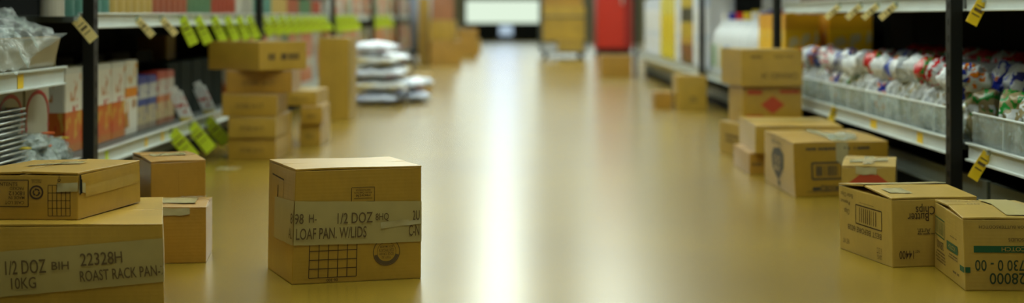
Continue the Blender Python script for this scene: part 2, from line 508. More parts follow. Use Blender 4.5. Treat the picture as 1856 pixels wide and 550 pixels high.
# ================================================================== SHELVING
RX = 1.355   # x of the price rails on both sides
DEP = .50
def bay(side, y0, y1, ztop, label, shelves, post=True):
    """one bay of store shelving: shelves = (start, end, underside of rail, rail height, guard)"""
    s = side; y1 -= .03
    t = thing('shelving_unit', label, 'shelving', (s*1.6, y0, 0)); ox = -s*1.6; L = y1-y0
    if post:
        bm = bmesh.new(); X = s*1.325+ox
        add_box(bm, (X, 0, 1.05), (.036, .05, 2.1)); add_box(bm, (X, 0, .006), (.07, .09, .012))
        for k in range(1, 40): add_box(bm, (X-s*.0185, 0, .05*k), (.002, .008, .02))
        link_mesh('upright', bm, BLACK, t, bevel=.003)
    X = s*1.43+ox
    link_mesh('kick_plate', bx((X, L/2, .03), (.02, L, .06)), BLACKM, t)
    bm = bmesh.new(); add_box(bm, (X, L/2, .06+(ztop-.06)/2), (.016, L, ztop-.06)); add_box(bm, (X-s*.012, L/2, .064), (.012, L, .008))
    link_mesh('base_fascia', bm, PLINTH, t, bevel=.002)
    X = s*1.875+ox
    bm = bmesh.new(); add_box(bm, (X, L/2, 1.05), (.02, L, 2.1))
    for k in range(int(L/.6)+1): add_box(bm, (X-s*.012, min(L-.01, max(.01, k*.6)), 1.05), (.004, .02, 2.08))
    link_mesh('back_panel', bm, BLACKM, t)
    for (a, e, zb, lip, guard) in shelves:
        X = s*RX+ox; a -= y0; e -= y0; M = (a+e)/2; LL = e-a
        d = link_mesh('shelf', bx((X+s*(DEP/2+.005), M, zb+lip-.022), (DEP-.01, LL, .02)), STEELD, t, bevel=.002)
        bm = bmesh.new(); add_box(bm, (X, M, zb+lip/2), (.006, LL, lip)); add_box(bm, (X-s*.006, M, zb+lip-.003), (.016, LL, .006))
        add_box(bm, (X-s*.006, M, zb+.004), (.014, LL, .006))
        link_mesh('price_rail', bm, STEEL, d, bevel=.001)
        if guard:
            link_mesh('guard_panel', bx((X+s*.01, M, zb+lip+.04), (.003, LL, .085)), CLEAR, d)
            bm = bmesh.new(); add_tube(bm, [(X+s*.01, a, zb+lip+.085), (X+s*.01, e, zb+lip+.085)], .004)
            for k in range(int(LL/.3)+1): add_tube(bm, [(X+s*.01, min(e, a+k*.3), zb+lip-.005), (X+s*.01, min(e, a+k*.3), zb+lip+.085)], .0025)
            link_mesh('guard_wire', bm, STEEL, d)
    return t

LP = [2.0, 4.73, 7.95, 11.3, 14.6, 17.9, 21.5]
RP = [1.7, 4.42, 7.33, 10.16, 15.4]
ln = ['black shelving bay at the left frame edge, nearest on the left', 'left shelving bay with snack boxes, starting at the nearest black upright',
      'left shelving bay behind the tall stack of boxes', 'left shelving bay behind the tall brown carton and white sacks',
      'left shelving bay just beyond the white sack pile', 'farthest left shelving bay, by the blue-grey bin']
for i in range(len(LP)-1):
    a, b_ = LP[i], LP[i+1]
    sh = [(a+.05 if i else a, b_-.05, .119, .055, False), (a, b_-.03, 1.2, .05, False), (a, b_-.03, 1.75, .05, False)]
    sh.append((a, 4.54, .409, .057, False) if i == 0 else (a-.02 if i == 1 else a, b_-.03, .577, .052, False))
    bay(-1, a, b_, .085, ln[i], sh, post=i > 0)
rn = ['right shelving bay at the right frame edge, nearest on the right', 'right shelving bay of heaped bags behind a clear guard',
      'right shelving bay with golden cartons and white jugs, behind the red diamond box', 'farthest right shelving bay with white and yellow packs']
for i in range(len(RP)-1):
    a, b_ = RP[i], RP[i+1]
    sh = [(a+.05 if i else a, b_-.05, .193, .055, i < 2), (a, b_-.03, 1.4, .05, False), (a, b_-.03, 1.85, .05, False)]
    sh.append((a, b_-.03, .632, .05, False) if i < 2 else (a, b_-.03, .97, .05, False))
    bay(1, a, b_, .127, rn[i], sh, post=i > 0)
t = thing('shelf_upright', 'black upright ending the right shelving, beside the red cabinet', 'upright', (1.325, 15.4, 0))
bm = bmesh.new(); add_box(bm, (0, 0, 1.05), (.036, .05, 2.1)); link_mesh('post', bm, BLACK, t, bevel=.003)
bm = bmesh.new(); add_box(bm, (0, 0, .006), (.07, .09, .012)); link_mesh('foot_plate', bm, BLACK, t)

# ================================================================== NEAR CARTONS
# centre carton
c = Carton('cardboard_box', 'tall cardboard box standing alone mid-aisle, wrapped in tape reading LOAF PAN W/LIDS',
           (-.4957, 3.423), (-.2036, 3.509), (-.588, 3.650), 0, .266, mat=KRAFT,
           top={'N': (.0095, 0, 0), 'L': (.004, 0, 0), 'R': (.001, 0, .001)}, seam='u', gap=.001)
W = c.W
c.mark('front', RECT(.134, .186, .189, .219, .0013) + T('REPACKAGE', .1615, .2125, .0035, .035, True) + T('REUSE CARTON', .1615, .2065, .003, .042, True) + T('recycle', .1615, .199, .006, .035, True) + LN(.140, .1935, .184, .1935, .001))
c.mark('front', GRID(.038, .013, .149, .096, 5, 4, .0018))
c.mark('front', T('06-300', .093, .0065, .006, .026, True))
c.mark('front', RING(.220, .0665, .0305, .0325) + RING(.220, .0665, .0225, .0300, PI*1.08, PI*1.92) + RING(.220, .0665, .0222, .0232)
       + T('BOX MAKER', .220, .0785, .005, .032, True) + T('CERTIFICATE', .220, .0700, .0065, .036, True) + T('EDGE CRUSH', .220, .0615, .0055, .034, True) + T('TEST 32', .220, .0535, .0045, .022, True), INKF, name='round_seal')
D = c.D
c.mark('left', LN(.040, .236, .150, .232, .0035) + LN(.098, .215, .098, .13, .006) + [[(.086, .135), (.112, .135), (.100, .112)]] + LN(.150, .232, .150, .190, .0015))
c.tape('front', (0.0, .0905, .192, W, .0863, .1816), wob=.001, label='tan tape band around the middle of the box')
c.tape('front', (.205, .122, .136, W, .128, .142), mat=TAPE2, off=.0024, n=10, wob=.002, label='wrinkled shiny fold of the tape')
c.tape('left', (.075, .088, .185, D, .0905, .192), wob=.002, label='tape end on the left side')
letters(c, 'front', [T('98', .011, .152, .022, .021), T('H-', .043, .152, .018, .018), T('1/2 DOZ', .143, .150, .023, .084), T('8HQ', .208, .150, .015, .032),
       T('2U', .291, .150, .021, .017), T('LOAF PAN. W/LIDS', .088, .117, .024, .166), T('C-N', .286, .115, .024, .026)])
letters(c, 'left', [T('8', D-.012, .152, .022, .016), T('AL', D-.018, .117, .022, .026)])

# roast rack pan box, lower left
c = Carton('cardboard_box', 'wide cardboard box at lower left with tape reading ROAST RACK PAN',
           (-1.133, 3.126), (-.725, 3.147), (-1.243, 3.586), 0, .18, mat=KRAFT2, gap=.002,
           top={'R': (-.004, 0, 0)})
W = c.W; D = c.D
fx = lambda x: (x+58)/356*.408
c.tape('front', (0.0, .022, .118, W, .057, .149), wob=.001, n=40, label='broad shiny tan tape across the long side')
c.tape('right', (0, .057, .149, .03, .058, .147), n=4)
letters(c, 'front', [T('1/2 DOZ', fx(48), .092, .027, .085, ang=.05), T('BIH', fx(111), .094, .016, .036, ang=.03), T('22328', fx(178), .108, .0245, .070, ang=.06), T('H', fx(217), .111, .022, .016, ang=.06),
       T('10KG', fx(44), .058, .022, .052, ang=.05), T('ROAST RACK PAN-2', fx(224), .077, .021, .178, ang=.07)])

# flat box lying on the roast rack box
c = Carton('cardboard_box', 'flat battered cardboard box lying on top of the ROAST RACK PAN box',
           (-1.165, 3.196), (-.920, 3.19), (-1.111, 3.492), .1815, .1, mat=KRAFT,
           B=(-.862, 3.50), seam='v', gap=.004, peak=.003, top={'B': (-.002, 0, -.002)})
W = c.W
gx = lambda x: W-(141-x)/846
gy = lambda y: (400-y)/846
c.mark('front', RECT(gx(-20), gy(376), gx(51), gy(328), .002) + T('CONTENTS', gx(8), gy(335), .007, .055) + T('PACKED', gx(30), gy(343), .006, .03, True) + T('18X12', gx(30), gy(352), .008, .034, True) + T('MADE IN', gx(30), gy(360), .006, .034, True) + T('CASE LOT', gx(26), gy(369), .006, .042, True))
cx, cy = gx(66), gy(350)
pl = RING(cx, cy, .0115, .0152)
for k in range(3):
    a = k*2*PI/3+.4
    pl += RING(cx, cy, .0050, .0080, a, a+1.3, 8)
    e = a+1.3; pl += [[(cx+.0035*math.cos(e), cy+.0035*math.sin(e)), (cx+.0098*math.cos(e), cy+.0098*math.sin(e)), (cx+.0068*math.cos(e+.7), cy+.0068*math.sin(e+.7))]]
pl += T('RECYCLE', cx, cy+.0215, .0034, .020, True) + T('CORRUGATED', cx, cy+.0262, .0034, .024, True)
c.mark('front', pl, INK, name='recycling_mark')
c.mark('front', GRID(gx(87), gy(393), gx(127), gy(337), 5, 4, .0013) + RING(gx(107), gy(328), .002, .0034, seg=14) + T('2', gx(107), gy(321), .005, .004))
c.tape('front', (W-.045, .060, .078, W, .062, .080), mat=TAPE2, n=8, wob=.003, label='torn shiny tape over the near corner')
c.tape('right', (0, .058, .080, .03, .055, .076), mat=TAPE2, n=5, wob=.003)
c.tape('right', (.03, .046, .070, .30, .048, .072), mat=cardboard('tape_over_kraft', (.42, .27, .05), .3), n=12, wob=.001, label='tan tape band along the side')
c.mark('right', [[(.001, .1-.004), (.009, .1-.004), (.012, .058), (.004, .052)], [(.004, .088), (.014, .085), (.014, .056), (.005, .056)]], BLACKM, name='torn_corner_gap', off=.003, lim=False)
c.tape('top', (.075, .10, .135, .165, .19, .215), mat=TAPE2, n=12, wob=.006, label='torn silvery tape scrap on the top')
c.mark('top', SMEAR(.09, .16, .17, .185, 2, 4), INKF, off=.004)

# small upright box right of the roast rack box
c = axis_carton('cardboard_box', 'small cardboard box with shiny taped top between the lower left box and the aisle',
                -.966, -.766, 3.715, 3.915, 0, .141, rot=.12, mat=KRAFT3, peak=.006, seam='u', gap=.006)
c.tape('top', (.03, .05, .15, .17, .04, .155), mat=TAPE2, n=12, wob=.006, label='shiny tape over the box top')
c.tape('front', (.06, .118, .138, .16, .122, .139), mat=TAPE2, n=8, wob=.004)
c.mark('top', SMEAR(.12, .12, .19, .17, 3, 9), INKF, off=.004)
# taller box behind it
c = Carton('cardboard_box', 'taller cardboard box with open seam on top, just behind the small taped box at left',
           (-.965, 4.03), (-.831, 4.10), (-1.079, 4.285), 0, .224, mat=KRAFT3, seam='u', peak=.004, gap=.012, B=(-.935, 4.35))
c.tape('top', (.02, .10, .15, .12, .11, .16), mat=TAPE2, n=10, wob=.004)
c.mark('front', LN(.075, .02, .075, .2, .001), EDGE, name='panel_crease')

# ================================================================== RIGHT CARTONS
# green printed box, nearest
c = Carton('cardboard_box', 'cardboard box with green bands and upside-down numbers at lower right corner',
           (1.029, 3.348), (1.225, 3.345), (1.052, 3.668), 0, .165, mat=KRAFT_PALE, seam='u', peak=.008, gap=.004,
           top={'N': (-.006, 0, 0)})
W = c.W; D = c.D; px = 806.
X = lambda x: (x-1746)/px
Y = lambda y: (527-y)/px
c.mark('front', FILL(X(1763), Y(457), X(1900), Y(445)), INKG, label='green band')
c.mark('front', FILL(.001, Y(494), X(1756), Y(484)), INKG, label='short green band')
c.mark('front', T('SCOTCH', X(1836), Y(451), .0085, .060, True), KRAFT_PALE, off=.0014)
c.mark('front', T('FLAVORED, OR BUTTERSCOTCH', X(1836), Y(411), .006, .155, True) + T('SOLIDS', X(1838), Y(434), .007, .034, True), INKF)
c.mark('front', T('1730 0 - 00', X(1812), Y(481), .0225, .118, True) + T('28000', X(1822), Y(505), .0235, .080, True), plain('dark_green_black_ink', (.02, .045, .02), .6))
sx = lambda x: (x-1690)/57*D
sy = lambda y, x: (525-(1750-x)/60*42-y)/(px-(1750-x)*1.1)
c.mark('left', RECT(.012, .086, .128, .128, .003) + BARS(.020, .092, .120, .123, 14, 3, .3), INKG, label='green outlined barcode')
c.mark('left', FILL(.155, .070, .265, .090) + FILL(.28, .040, D-.001, .053), INKG, label='green band')
c.mark('left', T('SCOTCH', .21, .080, .009, .07, True), KRAFT_PALE, off=.0014)
c.mark('left', T('28000', .075, .065, .018, .08, True) + SMEAR(.02, .022, .13, .052, 4, 6) + SMEAR(.17, .052, .26, .065, 2, 8) + SMEAR(.2, .020, .27, .030, 1, 2) + SMEAR(.19, .103, .26, .108, 1, 3), INKF)
c.mark('top', T('FLAVOR', .05, .26, .02, .08, True) + T('00', .06, .17, .02, .03), INKF)
c.tape('top', (.10, .02, .30, .17, .02, .30), mat=TAPE, n=8, wob=.003, label='tan tape over the lid')

# butter chips box
c = Carton('cardboard_box', 'cardboard box printed Butter Chips and 14400 upside down, left of the green-banded box',
           (.945, 3.655), (1.165, 3.698), (.8846, 3.965), 0, .171, mat=KRAFT_PALE, seam='u', peak=.014, gap=.006,
           top={'N': (-.003, 0, 0), 'L': (-.004, 0, .001)})
W = c.W; D = c.D; px = 738.
X = lambda x: (x-1618)/px
Y = lambda y: (486-y)/px
c.mark('front', T('14400', X(1645), Y(464), .019, .038, True) + T('NET', X(1666), Y(458), .006, .012, True), INK)
c.mark('front', T('Butter', X(1668), Y(396), .019, .055, True) + T('Chips', X(1682), Y(384), .019, .05, True), INK)
c.mark('front', T('Artif.', X(1678), Y(421), .012, .035, True) + SMEAR(X(1665), Y(428), X(1712), Y(424), 1, 3), INKF)
c.mark('left', RECT(.112, .082, .262, .130, .0030) + BARS(.135, .088, .240, .125, 9, 5, .22), INK, name='barcode_marking')
c.mark('left', T('Butter Chips', .055, .147, .010, .075, True) + T('Peanut', .045, .128, .009, .06, True) + T('Chips', .055, .104, .013, .035, True) + SMEAR(.13, .136, .22, .139, 1, 4) + T('NET WT', .045, .026, .012, .04, True), INKF)
c.mark('left', T('BEST BEFORE 6028', .16, .066, .013, .20, True) + T('6 12 CT', .245, .030, .014, .028, True) + T('LB KG', .245, .014, .010, .026, True), INKF)
c.tape('top', (.0, .155, .225, W, .155, .225), mat=TAPE, n=12, wob=.003, label='tan tape over the ridge of the lid')
c.tape('top', (.02, .05, .10, .075, .04, .11), mat=TAPE2, n=8, wob=.008, label='crumpled shiny tape scrap')
c.mark('front', SMEAR(.13, .158, .20, .164, 1, 7), INKF)

# small red-printed box behind
c = Carton('cardboard_box', 'small cardboard box with a red shape on its side, behind the Butter Chips box',
           (.980, 4.37), (1.133, 4.35), (1.060, 4.665), 0, .179, mat=KRAFT_PALE, peak=.006)
c.mark('front', [[(.008, .12), (.078, .075), (.148, .12), (.095, .160), (.061, .160)]], INKR, label='red diamond')
c.tape('top', (.06, .02, .25, .09, .02, .26), mat=TAPE2, n=12, wob=.012)
c.tape('top', (.02, .05, .12, .13, .10, .17), mat=TAPE2, n=12, wob=.012)
c.tape('front', (.04, .155, .176, .10, .152, .176), mat=TAPE2, n=8, wob=.004)

# big dark-printed box
c = Carton('cardboard_box', 'large cardboard box with dark blue-black emblem and barcode, beside right shelf',
           (.979, 5.067), (1.318, 5.16), (.966, 5.60), 0, .185, mat=KRAFT, seam='u', peak=.004, gap=.006,
           top={'N': (-.008, 0, 0)})
W = c.W; D = c.D
c.mark('front', SMEAR(.04, .158, .28, .168, 1, 3, .9), INKB)
c.mark('front', RECT(.065, .060, .175, .115, .006) + BARS(.080, .070, .165, .105, 8, 2, .5), INKB, name='barcode_marking')
c.mark('front', FILL(.065, .022, .095, .032) + T('40082', .13, .027, .02, .07, True) + SMEAR(.04, .015, .17, .02, 1, 8), INKB)
c.mark('left', [[(.17, .07), (.22, .045), (.27, .03), (.33, .06), (.37, .085), (.37, .13), (.30, .15), (.19, .14), (.15, .11)]] + SMEAR(.14, .155, .34, .172, 2, 8) + [[(.25, .03), (.30, .03), (.29, .01), (.26, .01)]], INKB, name='round_emblem')
c.mark('left', T('OO', .26, .105, .025, .12) + T('XX', .26, .075, .02, .12), KRAFT, off=.0014)
c.tape('top', (.15, .02, .5, .20, .02, .5), mat=TAPE2, n=20, wob=.006, label='shiny tape strip on the lid')
c.tape('front', (.155, .12, .183, .20, .09, .183), mat=TAPE2, n=8, wob=.004)

# crumpled tape blob on it
def crumple(name, label, cat, loc, size, seed, mat=FILM, n=26, group=None, parts=False, rz=0):
    bm = bmesh.new(); bmesh.ops.create_icosphere(bm, subdivisions=4, radius=1)
    for v in bm.verts:
        p = v.co.copy()
        d = .35*noise.noise(p*1.7+Vector((seed, 0, 0)))+.22*noise.noise(p*4+Vector((0, seed, 0)))+.12*noise.noise(p*9)
        q = p*(1+d)
        q.z = max(q.z, -.55)
        v.co = Vector((q.x*size[0], q.y*size[1], (q.z+.55)*size[2]))
    o = link_mesh(name, bm, mat); o.location = loc; o.rotation_euler[2] = rz
    return tag(o, label, cat, group)
crumple('tape_wad', 'small crumpled wad of shiny clear tape on the large dark-printed box', 'tape', (1.17, 5.22, .187), (.05, .05, .014), 3)

# boxes behind it
c = axis_carton('cardboard_box', 'low cardboard box on the floor, peeking out behind the large dark-printed box', .94, 1.26, 5.79, 6.20, 0, .084, mat=KRAFT3)
c.mark('front', SMEAR(.005, .03, .05, .05, 1, 2), INKF)
c = axis_carton('cardboard_box', 'flat pale-topped cardboard box stacked behind the large dark-printed box', .965, 1.30, 5.75, 6.25, .085, .108, rot=-.03, mat=KRAFT2, peak=.005)
c.tape('top', (.02, .22, .28, .3, .22, .28), mat=TAPE, n=8)
# stack of three with red diamond
c = Carton('cardboard_box', 'small cardboard box at the bottom of the stack under the red diamond box', (1.026, 6.44), (1.30, 6.47), (.965, 6.777), 0, .141, mat=KRAFT2)
c.mark('left', SMEAR(.08, .05, .27, .095, 2, 4), INKF); c.mark('front', SMEAR(.03, .10, .25, .115, 1, 4), INKF)
c.tape('top', (.02, .15, .2, .26, .15, .2), mat=TAPE, n=8)
c = Carton('cardboard_box', 'cardboard box with a red diamond, middle of the stack at right shelf', (1.03, 6.52), (1.293, 6.54), (1.01, 6.80), .1425, .165, mat=KRAFT)
W = c.W
c.mark('front', [[(W*.30, .085), (W*.50, .045), (W*.70, .085), (W*.50, .125)]] + FILL(.02, .13, .085, .150) + FILL(W-.10, .135, W-.012, .150) + FILL(.015, .015, .09, .04) + FILL(W-.06, .012, W-.012, .03), INKR, label='red diamond and bars')
c = Carton('cardboard_box', 'plain kraft box with dark lettering on top of the red diamond box', (1.020, 6.50), (1.292, 6.52), (.985, 6.86), .3095, .160, mat=KRAFT2)
W = c.W
c.mark('front', T('CANNED 24', W*.62, .045, .024, .16, True) + FILL(.04, .125, .09, .132), INKF)
c.mark('front', T('KEEP DRY', W*.7, .130, .012, .09), INKF)
# farther right
c = axis_carton('cardboard_box', 'upright cardboard box standing by the foot of the right shelf, midway down the aisle', 1.105, 1.30, 9.73, 9.98, 0, .227, rot=.02, mat=KRAFT2)
c.mark('front', SMEAR(.08, .05, .13, .09, 2, 4), INKB)
axis_carton('cardboard_box', 'tiny orange-brown box left of the upright box midway down the aisle', .975, 1.09, 9.9, 10.1, 0, .11, rot=.03, mat=KRAFT3)
axis_carton('cardboard_box', 'cardboard box standing on the floor below the red cabinet', .93, 1.235, 14.9, 15.2, 0, .222, rot=.02, mat=KRAFT3)

# ================================================================== LEFT STACK
def lcart(label, x0, x1, y0, d, z0, h, rot=0, mat=KRAFT, sm=True):
    c = axis_carton('cardboard_box', label, x0, x1, y0, y0+d, z0, h, rot=rot, mat=mat)
    if sm: c.mark('front', T('STORE 24 CT', c.W*.5, h*.45, h*.18, c.W*.5), INKF)
    c.tape('top', (c.W*.1, c.D*.42, c.D*.58, c.W*.9, c.D*.42, c.D*.58), mat=TAPE, n=6)
    return c
lcart('lowest cardboard box of the tall stack beside the left shelf', -1.19, -.985, 6.37, .40, 0, .094, -.03)
lcart('second box from the floor in the tall stack beside the left shelf', -1.19, -.985, 6.36, .40, .0955, .092, -.02, KRAFT2)
lcart('third box from the floor in the tall stack beside the left shelf, jutting left', -1.225, -.99, 6.36, .38, .189, .096, .03, KRAFT)
lcart('fourth box from the floor in the tall stack, second from its top', -1.215, -.935, 6.38, .42, .2865, .098, .05, KRAFT3)
c = Carton('cardboard_box', 'topmost wide cardboard box of the tall stack, turned corner-on', (-1.05, 6.30), (-.872, 6.46), (-1.30, 6.47), .386, .122, mat=KRAFT2)
c.mark('front', SMEAR(.04, .04, .2, .075, 1, 4, .8), INKF)
lcart('floor box of the low pile behind the tall left stack', -.985, -.885, 7.05, .38, 0, .105, .0, KRAFT2)
lcart('middle box of the low pile behind the tall left stack', -.98, -.88, 7.03, .38, .1065, .085, .03, KRAFT)
lcart('top box of the low pile behind the tall left stack', -1.06, -.90, 7.05, .36, .193, .07, -.03, KRAFT2)
# tall carton
c = axis_carton('tall_carton', 'tall narrow brown carton standing on the floor beside the white bag pile', -1.108, -.925, 8.8, 9.02, 0, .49, rot=-.10, mat=KRAFT2)
c.mark('front', LN(.09, .02, .09, .47, .002), EDGE, name='panel_crease')
c.tape('right', (.02, .02, .44, .06, .02, .44), mat=TAPE, n=4)
# small boxes near bag pile
axis_carton('cardboard_box', 'small cardboard box on the floor right of the white bag pile', -.735, -.63, 12.0, 12.25, 0, .085, rot=.1, mat=KRAFT3)
axis_carton('cardboard_box', 'low cardboard box behind the white bag pile', -.80, -.66, 12.6, 12.9, 0, .12, rot=.1, mat=KRAFT2)

# ================================================================== BAGS
def bag_mesh(w, t, h, seed, crinkle=.03, n=18):
    """pillow bag: w along y, t along x, h up; seam ears at top and bottom"""
    bm = bmesh.new(); rows = []
    def prof(a): return max(0, 1-abs(a)**3.2)**.6
    for s_ in (1, -1):
        g = []
        for i in range(n+1):
            r = []
            for j in range(n+1):
                a = 2*i/n-1; b2 = 2*j/n-1
                ww = w/2*(1-.10*(1-abs(b2)**2))if abs(b2) < 1 else w/2
                y = a*w/2*(1-.07*(1-b2*b2)); z = (b2+1)/2*h
                th = t/2*prof(a)*prof(b2*.97)
                q = Vector((a*2.2, b2*2.2, s_*1.3+seed))
                x = s_*(th+.001)+crinkle*(noise.noise(q*1.6)*.8+noise.noise(q*4)*.4)*prof(a*.9)
                z += crinkle*.4*noise.noise(q*2+Vector((9, 0, 0))) if b2 > -.9 else 0
                r.append((x, y, z))
            g.append(r)
        rows.append(g)
    V = [[[bm.verts.new(c) for c in r] for r in g] for g in rows]
    for k, g in enumerate(V):
        for i in range(n):
            for j in range(n):
                bm.faces.new((g[i][j], g[i+1][j], g[i+1][j+1], g[i][j+1]))
    for i in range(n):
        bm.faces.new((V[0][i][0], V[1][i][0], V[1][i+1][0], V[0][i+1][0])); bm.faces.new((V[0][i][n], V[0][i+1][n], V[1][i+1][n], V[1][i][n]))
        bm.faces.new((V[0][0][i], V[0][0][i+1], V[1][0][i+1], V[1][0][i])); bm.faces.new((V[0][n][i], V[1][n][i], V[1][n][i+1], V[0][n][i+1]))
    return bm

def bagmat(name, base, inks, rough=.25, t=.54, sc=6):
    mm = bands(name, [(0, base), (.99, base)], 'Z', [(c_, lo, hi, t) for c_, lo, hi in inks], sc, rough)
    return mm
Wt = (.66, .70, .72); BL = (.015, .03, .34); RD = (.55, .01, .015); OR = (.75, .2, .01); GR = (.01, .24, .03); TN = (.32, .26, .13); GY = (.3, .32, .26)
bag_kinds = [
 ('white bag with blue print', bagmat('bag_white_blue', Wt, [(BL, .3, .9), ((.5, .5, .55), 0, .4)])),
 ('white bag with orange print', bagmat('bag_white_orange', Wt, [(OR, .2, .8), (BL, .6, 1)])),
 ('white bag with red print', bagmat('bag_white_red', Wt, [(RD, .3, 1), (TN, 0, .4)])),
 ('blue bag with white print', bagmat('bag_blue', (.05, .09, .4), [(Wt, .1, .9), (OR, .5, .9)])),
 ('red and green bag', bagmat('bag_red_green', RD, [(GR, .2, .9), (Wt, .1, .6)])),
 ('mostly plain white bag', bagmat('bag_white', (.72, .76, .78), [((.5, .55, .6), 0, 1)])),
 ('tan bag with green print', bagmat('bag_tan_green', TN, [(GR, .5, 1), (Wt, .2, .7)])),
 ('greyish clear bag of tan rolls', bagmat('bag_grey_tan', GY, [(TN, 0, .9), (Wt, .1, .9)])),
]
bag_meshes = []
for k in range(5):
    bm = bag_mesh(.17, .11, .20, k*3.1, .03)
    bmesh.ops.recalc_face_normals(bm, faces=bm.faces)
    me = bpy.data.meshes.new('bag'); bm.to_mesh(me); bm.free()
    for p in me.polygons: p.use_smooth = True
    bag_meshes.append(me)
_bagme = {}
def put_bag(kind, x, y, z, sc=1, rx=0, ry=0, rz=0, where='', mi=None, name='food_bag'):
    k = mi if mi is not None else rnd.randrange(5)
    key = (kind, k)
    if key not in _bagme:
        me = bag_meshes[k].copy(); me.materials.clear(); me.materials.append(bag_kinds[kind][1]); _bagme[key] = me
    o = bpy.data.objects.new(name, _bagme[key]); COL.objects.link(o)
    o.location = (x, y, z); o.rotation_euler = (rx, ry, rz)
    o.scale = (sc, sc, sc) if not isinstance(sc, tuple) else sc
    lab = bag_kinds[kind][0]
    tag(o, '%s %s' % (lab, where), 'bag', '%s %s' % (lab, where))
    return o
zr = .193+.055-.012   # deck of the right low shelf
y = 4.52
while y < 7.25:
    put_bag(rnd.choice([7, 7, 6, 7, 5, 1]), 1.445, y, zr, (.9, .85, .80), rz=rnd.uniform(-.15, .15), where='in the front row behind the clear guard')
    y += .155
y = 4.52
while y < 7.25:   # heap on top of / behind the first row
    put_bag(rnd.choice([0, 5, 5, 2, 1, 0, 3, 4]), 1.585+rnd.uniform(-.02, .02), y+rnd.uniform(-.02, .02), zr, (1.15, .85, (1.12 if y < 6.5 else .85)+rnd.uniform(-.15, .12)), rz=rnd.uniform(-.2, .2), where='in the second row of the right shelf heap')
    y += .16
y = 4.55
while y < 7.2:
    o = put_bag(rnd.choice([0, 5, 2, 1, 3, 5, 4]), 1.43+rnd.uniform(-.01, .02), y, zr+.185+rnd.uniform(0, .01), (.75, .75, .55), ry=.5*0, rz=rnd.uniform(-.5, .5), where='lying on top of the right shelf heap')
    o.rotation_euler = (rnd.uniform(-.15, .15), -1.25+rnd.uniform(-.2, .2), rnd.uniform(-.3, .3)); o.location.x += .05; o.location.z -= .02
    y += .15
y = 4.6
while y < 7.2:
    put_bag(rnd.choice([6, 4, 4, 2]), 1.74, y, zr, (1.1, 1.0, 1.28 if y < 6.4 else .9), rz=rnd.uniform(-.1, .1), where='at the back of the right shelf heap')
    y += .19
y = 3.2
while y < 4.3:
    put_bag(rnd.choice([7, 6, 7]), 1.445, y, zr, (.9, .9, .85), rz=rnd.uniform(-.2, .2), where='behind the guard at the right frame edge')
    put_bag(rnd.choice([7, 7, 6]), 1.60, y+.05, zr, (1.1, .95, 1.3), rz=rnd.uniform(-.2, .2), where='in the second row at the right frame edge')
    y += .165
# brown cartons deep on the shelf, right
def pack(name, label, cat, grp, x, y, z, sx, sy, sz, mat, rz=0, bev=.004):
    key = ('pk', round(sx, 3), round(sy, 3), round(sz, 3), mat.name)
    if key not in _bagme:
        bm = bmesh.new(); add_box(bm, (0, 0, sz/2), (sx, sy, sz))
        bmesh.ops.bevel(bm, geom=[e for e in bm.edges], offset=bev, segments=2, affect='EDGES')
        # glued end-flap ridge on the top
        add_box(bm, (0, 0, sz+.0006), (sx*.96, sy*.45, .0012))
        me = bpy.data.meshes.new(name); bm.to_mesh(me); bm.free(); me.materials.append(mat); _bagme[key] = me
    o = bpy.data.objects.new(name, _bagme[key]); COL.objects.link(o); o.location = (x, y, z); o.rotation_euler[2] = rz
    return tag(o, label, cat, grp)
GOLD = bands('golden_pack_print', [(0, (.85, .45, .01)), (.4, (.92, .56, .012)), (.8, (.8, .4, .01))], 'Z', [((.7, .6, .3), .5, .8, .6)], 4)
BRN = bands('brown_pack_print', [(0, (.16, .07, .015)), (.5, (.22, .10, .02)), (.85, (.14, .02, .015))], 'Z', [((.3, .2, .08), .3, .7, .58)], 3)
for k in range(4):
    pack('golden_carton', 'golden yellow carton just beyond the second right upright', 'carton', 'golden cartons beyond the second right upright', 1.46+.0*k, 7.47+.2*k, zr, .17, .18, .39, GOLD)
for k in range(4):
    pack('golden_carton', 'golden yellow carton at the back beyond the second right upright', 'carton', 'golden cartons deep beyond the second right upright', 1.70, 7.47+.2*k, zr, .22, .18, .39, GOLD)

# white jugs / packs farther down the right side
def jug_mesh():
    bm = bmesh.new(); prof = [(0, 0), (.075, 0), (.08, .01), (.08, .2), (.07, .25), (.035, .29), (.026, .30), (.026, .33), (0, .33)]
    seg = 20; rings = []
    for r, z in prof:
        rings.append([bm.verts.new(((abs(math.cos(2*PI*k/seg))**.7)*math.copysign(1, math.cos(2*PI*k/seg))*r, (abs(math.sin(2*PI*k/seg))**.7)*math.copysign(1, math.sin(2*PI*k/seg))*r, z)) for k in range(seg)])
    for a, b_ in zip(rings, rings[1:]):
        for k in range(seg): bm.faces.new((a[k], a[(k+1) % seg], b_[(k+1) % seg], b_[k]))
    bmesh.ops.remove_doubles(bm, verts=bm.verts, dist=.0001)
    return bm
JW = plain('white_jug_plastic', (.75, .8, .85), .3)
jroot = None
def jug(x, y, z, label, grp, capm, labm, sc=1.0):
    t = thing('white_jug', label, 'jug', (x, y, z), rnd.uniform(-.2, .2), grp); t.scale = (sc, sc, sc)
    global jroot
    if jroot is None:
        jroot = (link_mesh('jug_body', jug_mesh(), JW, t, True).data,)
    else:
        o = bpy.data.objects.new('jug_body', jroot[0]); COL.objects.link(o); o.parent = t
    bm = bmesh.new(); add_cyl(bm, (0, 0, .345), .03, .04, seg=16); link_mesh('cap', bm, capm, t)
    bm = bmesh.new(); add_box(bm, (-.0802, 0, .11), (.004, .09, .13)); add_box(bm, (0, -.0802, .11), (.09, .004, .13)); link_mesh('paper_label', bm, labm, t)
    h = bmesh.new(); add_tube(h, [(.0, .03, .30), (.0, .068, .285), (.0, .086, .24), (.0, .078, .19)], .012, 8); link_mesh('handle', h, JW, t, True)
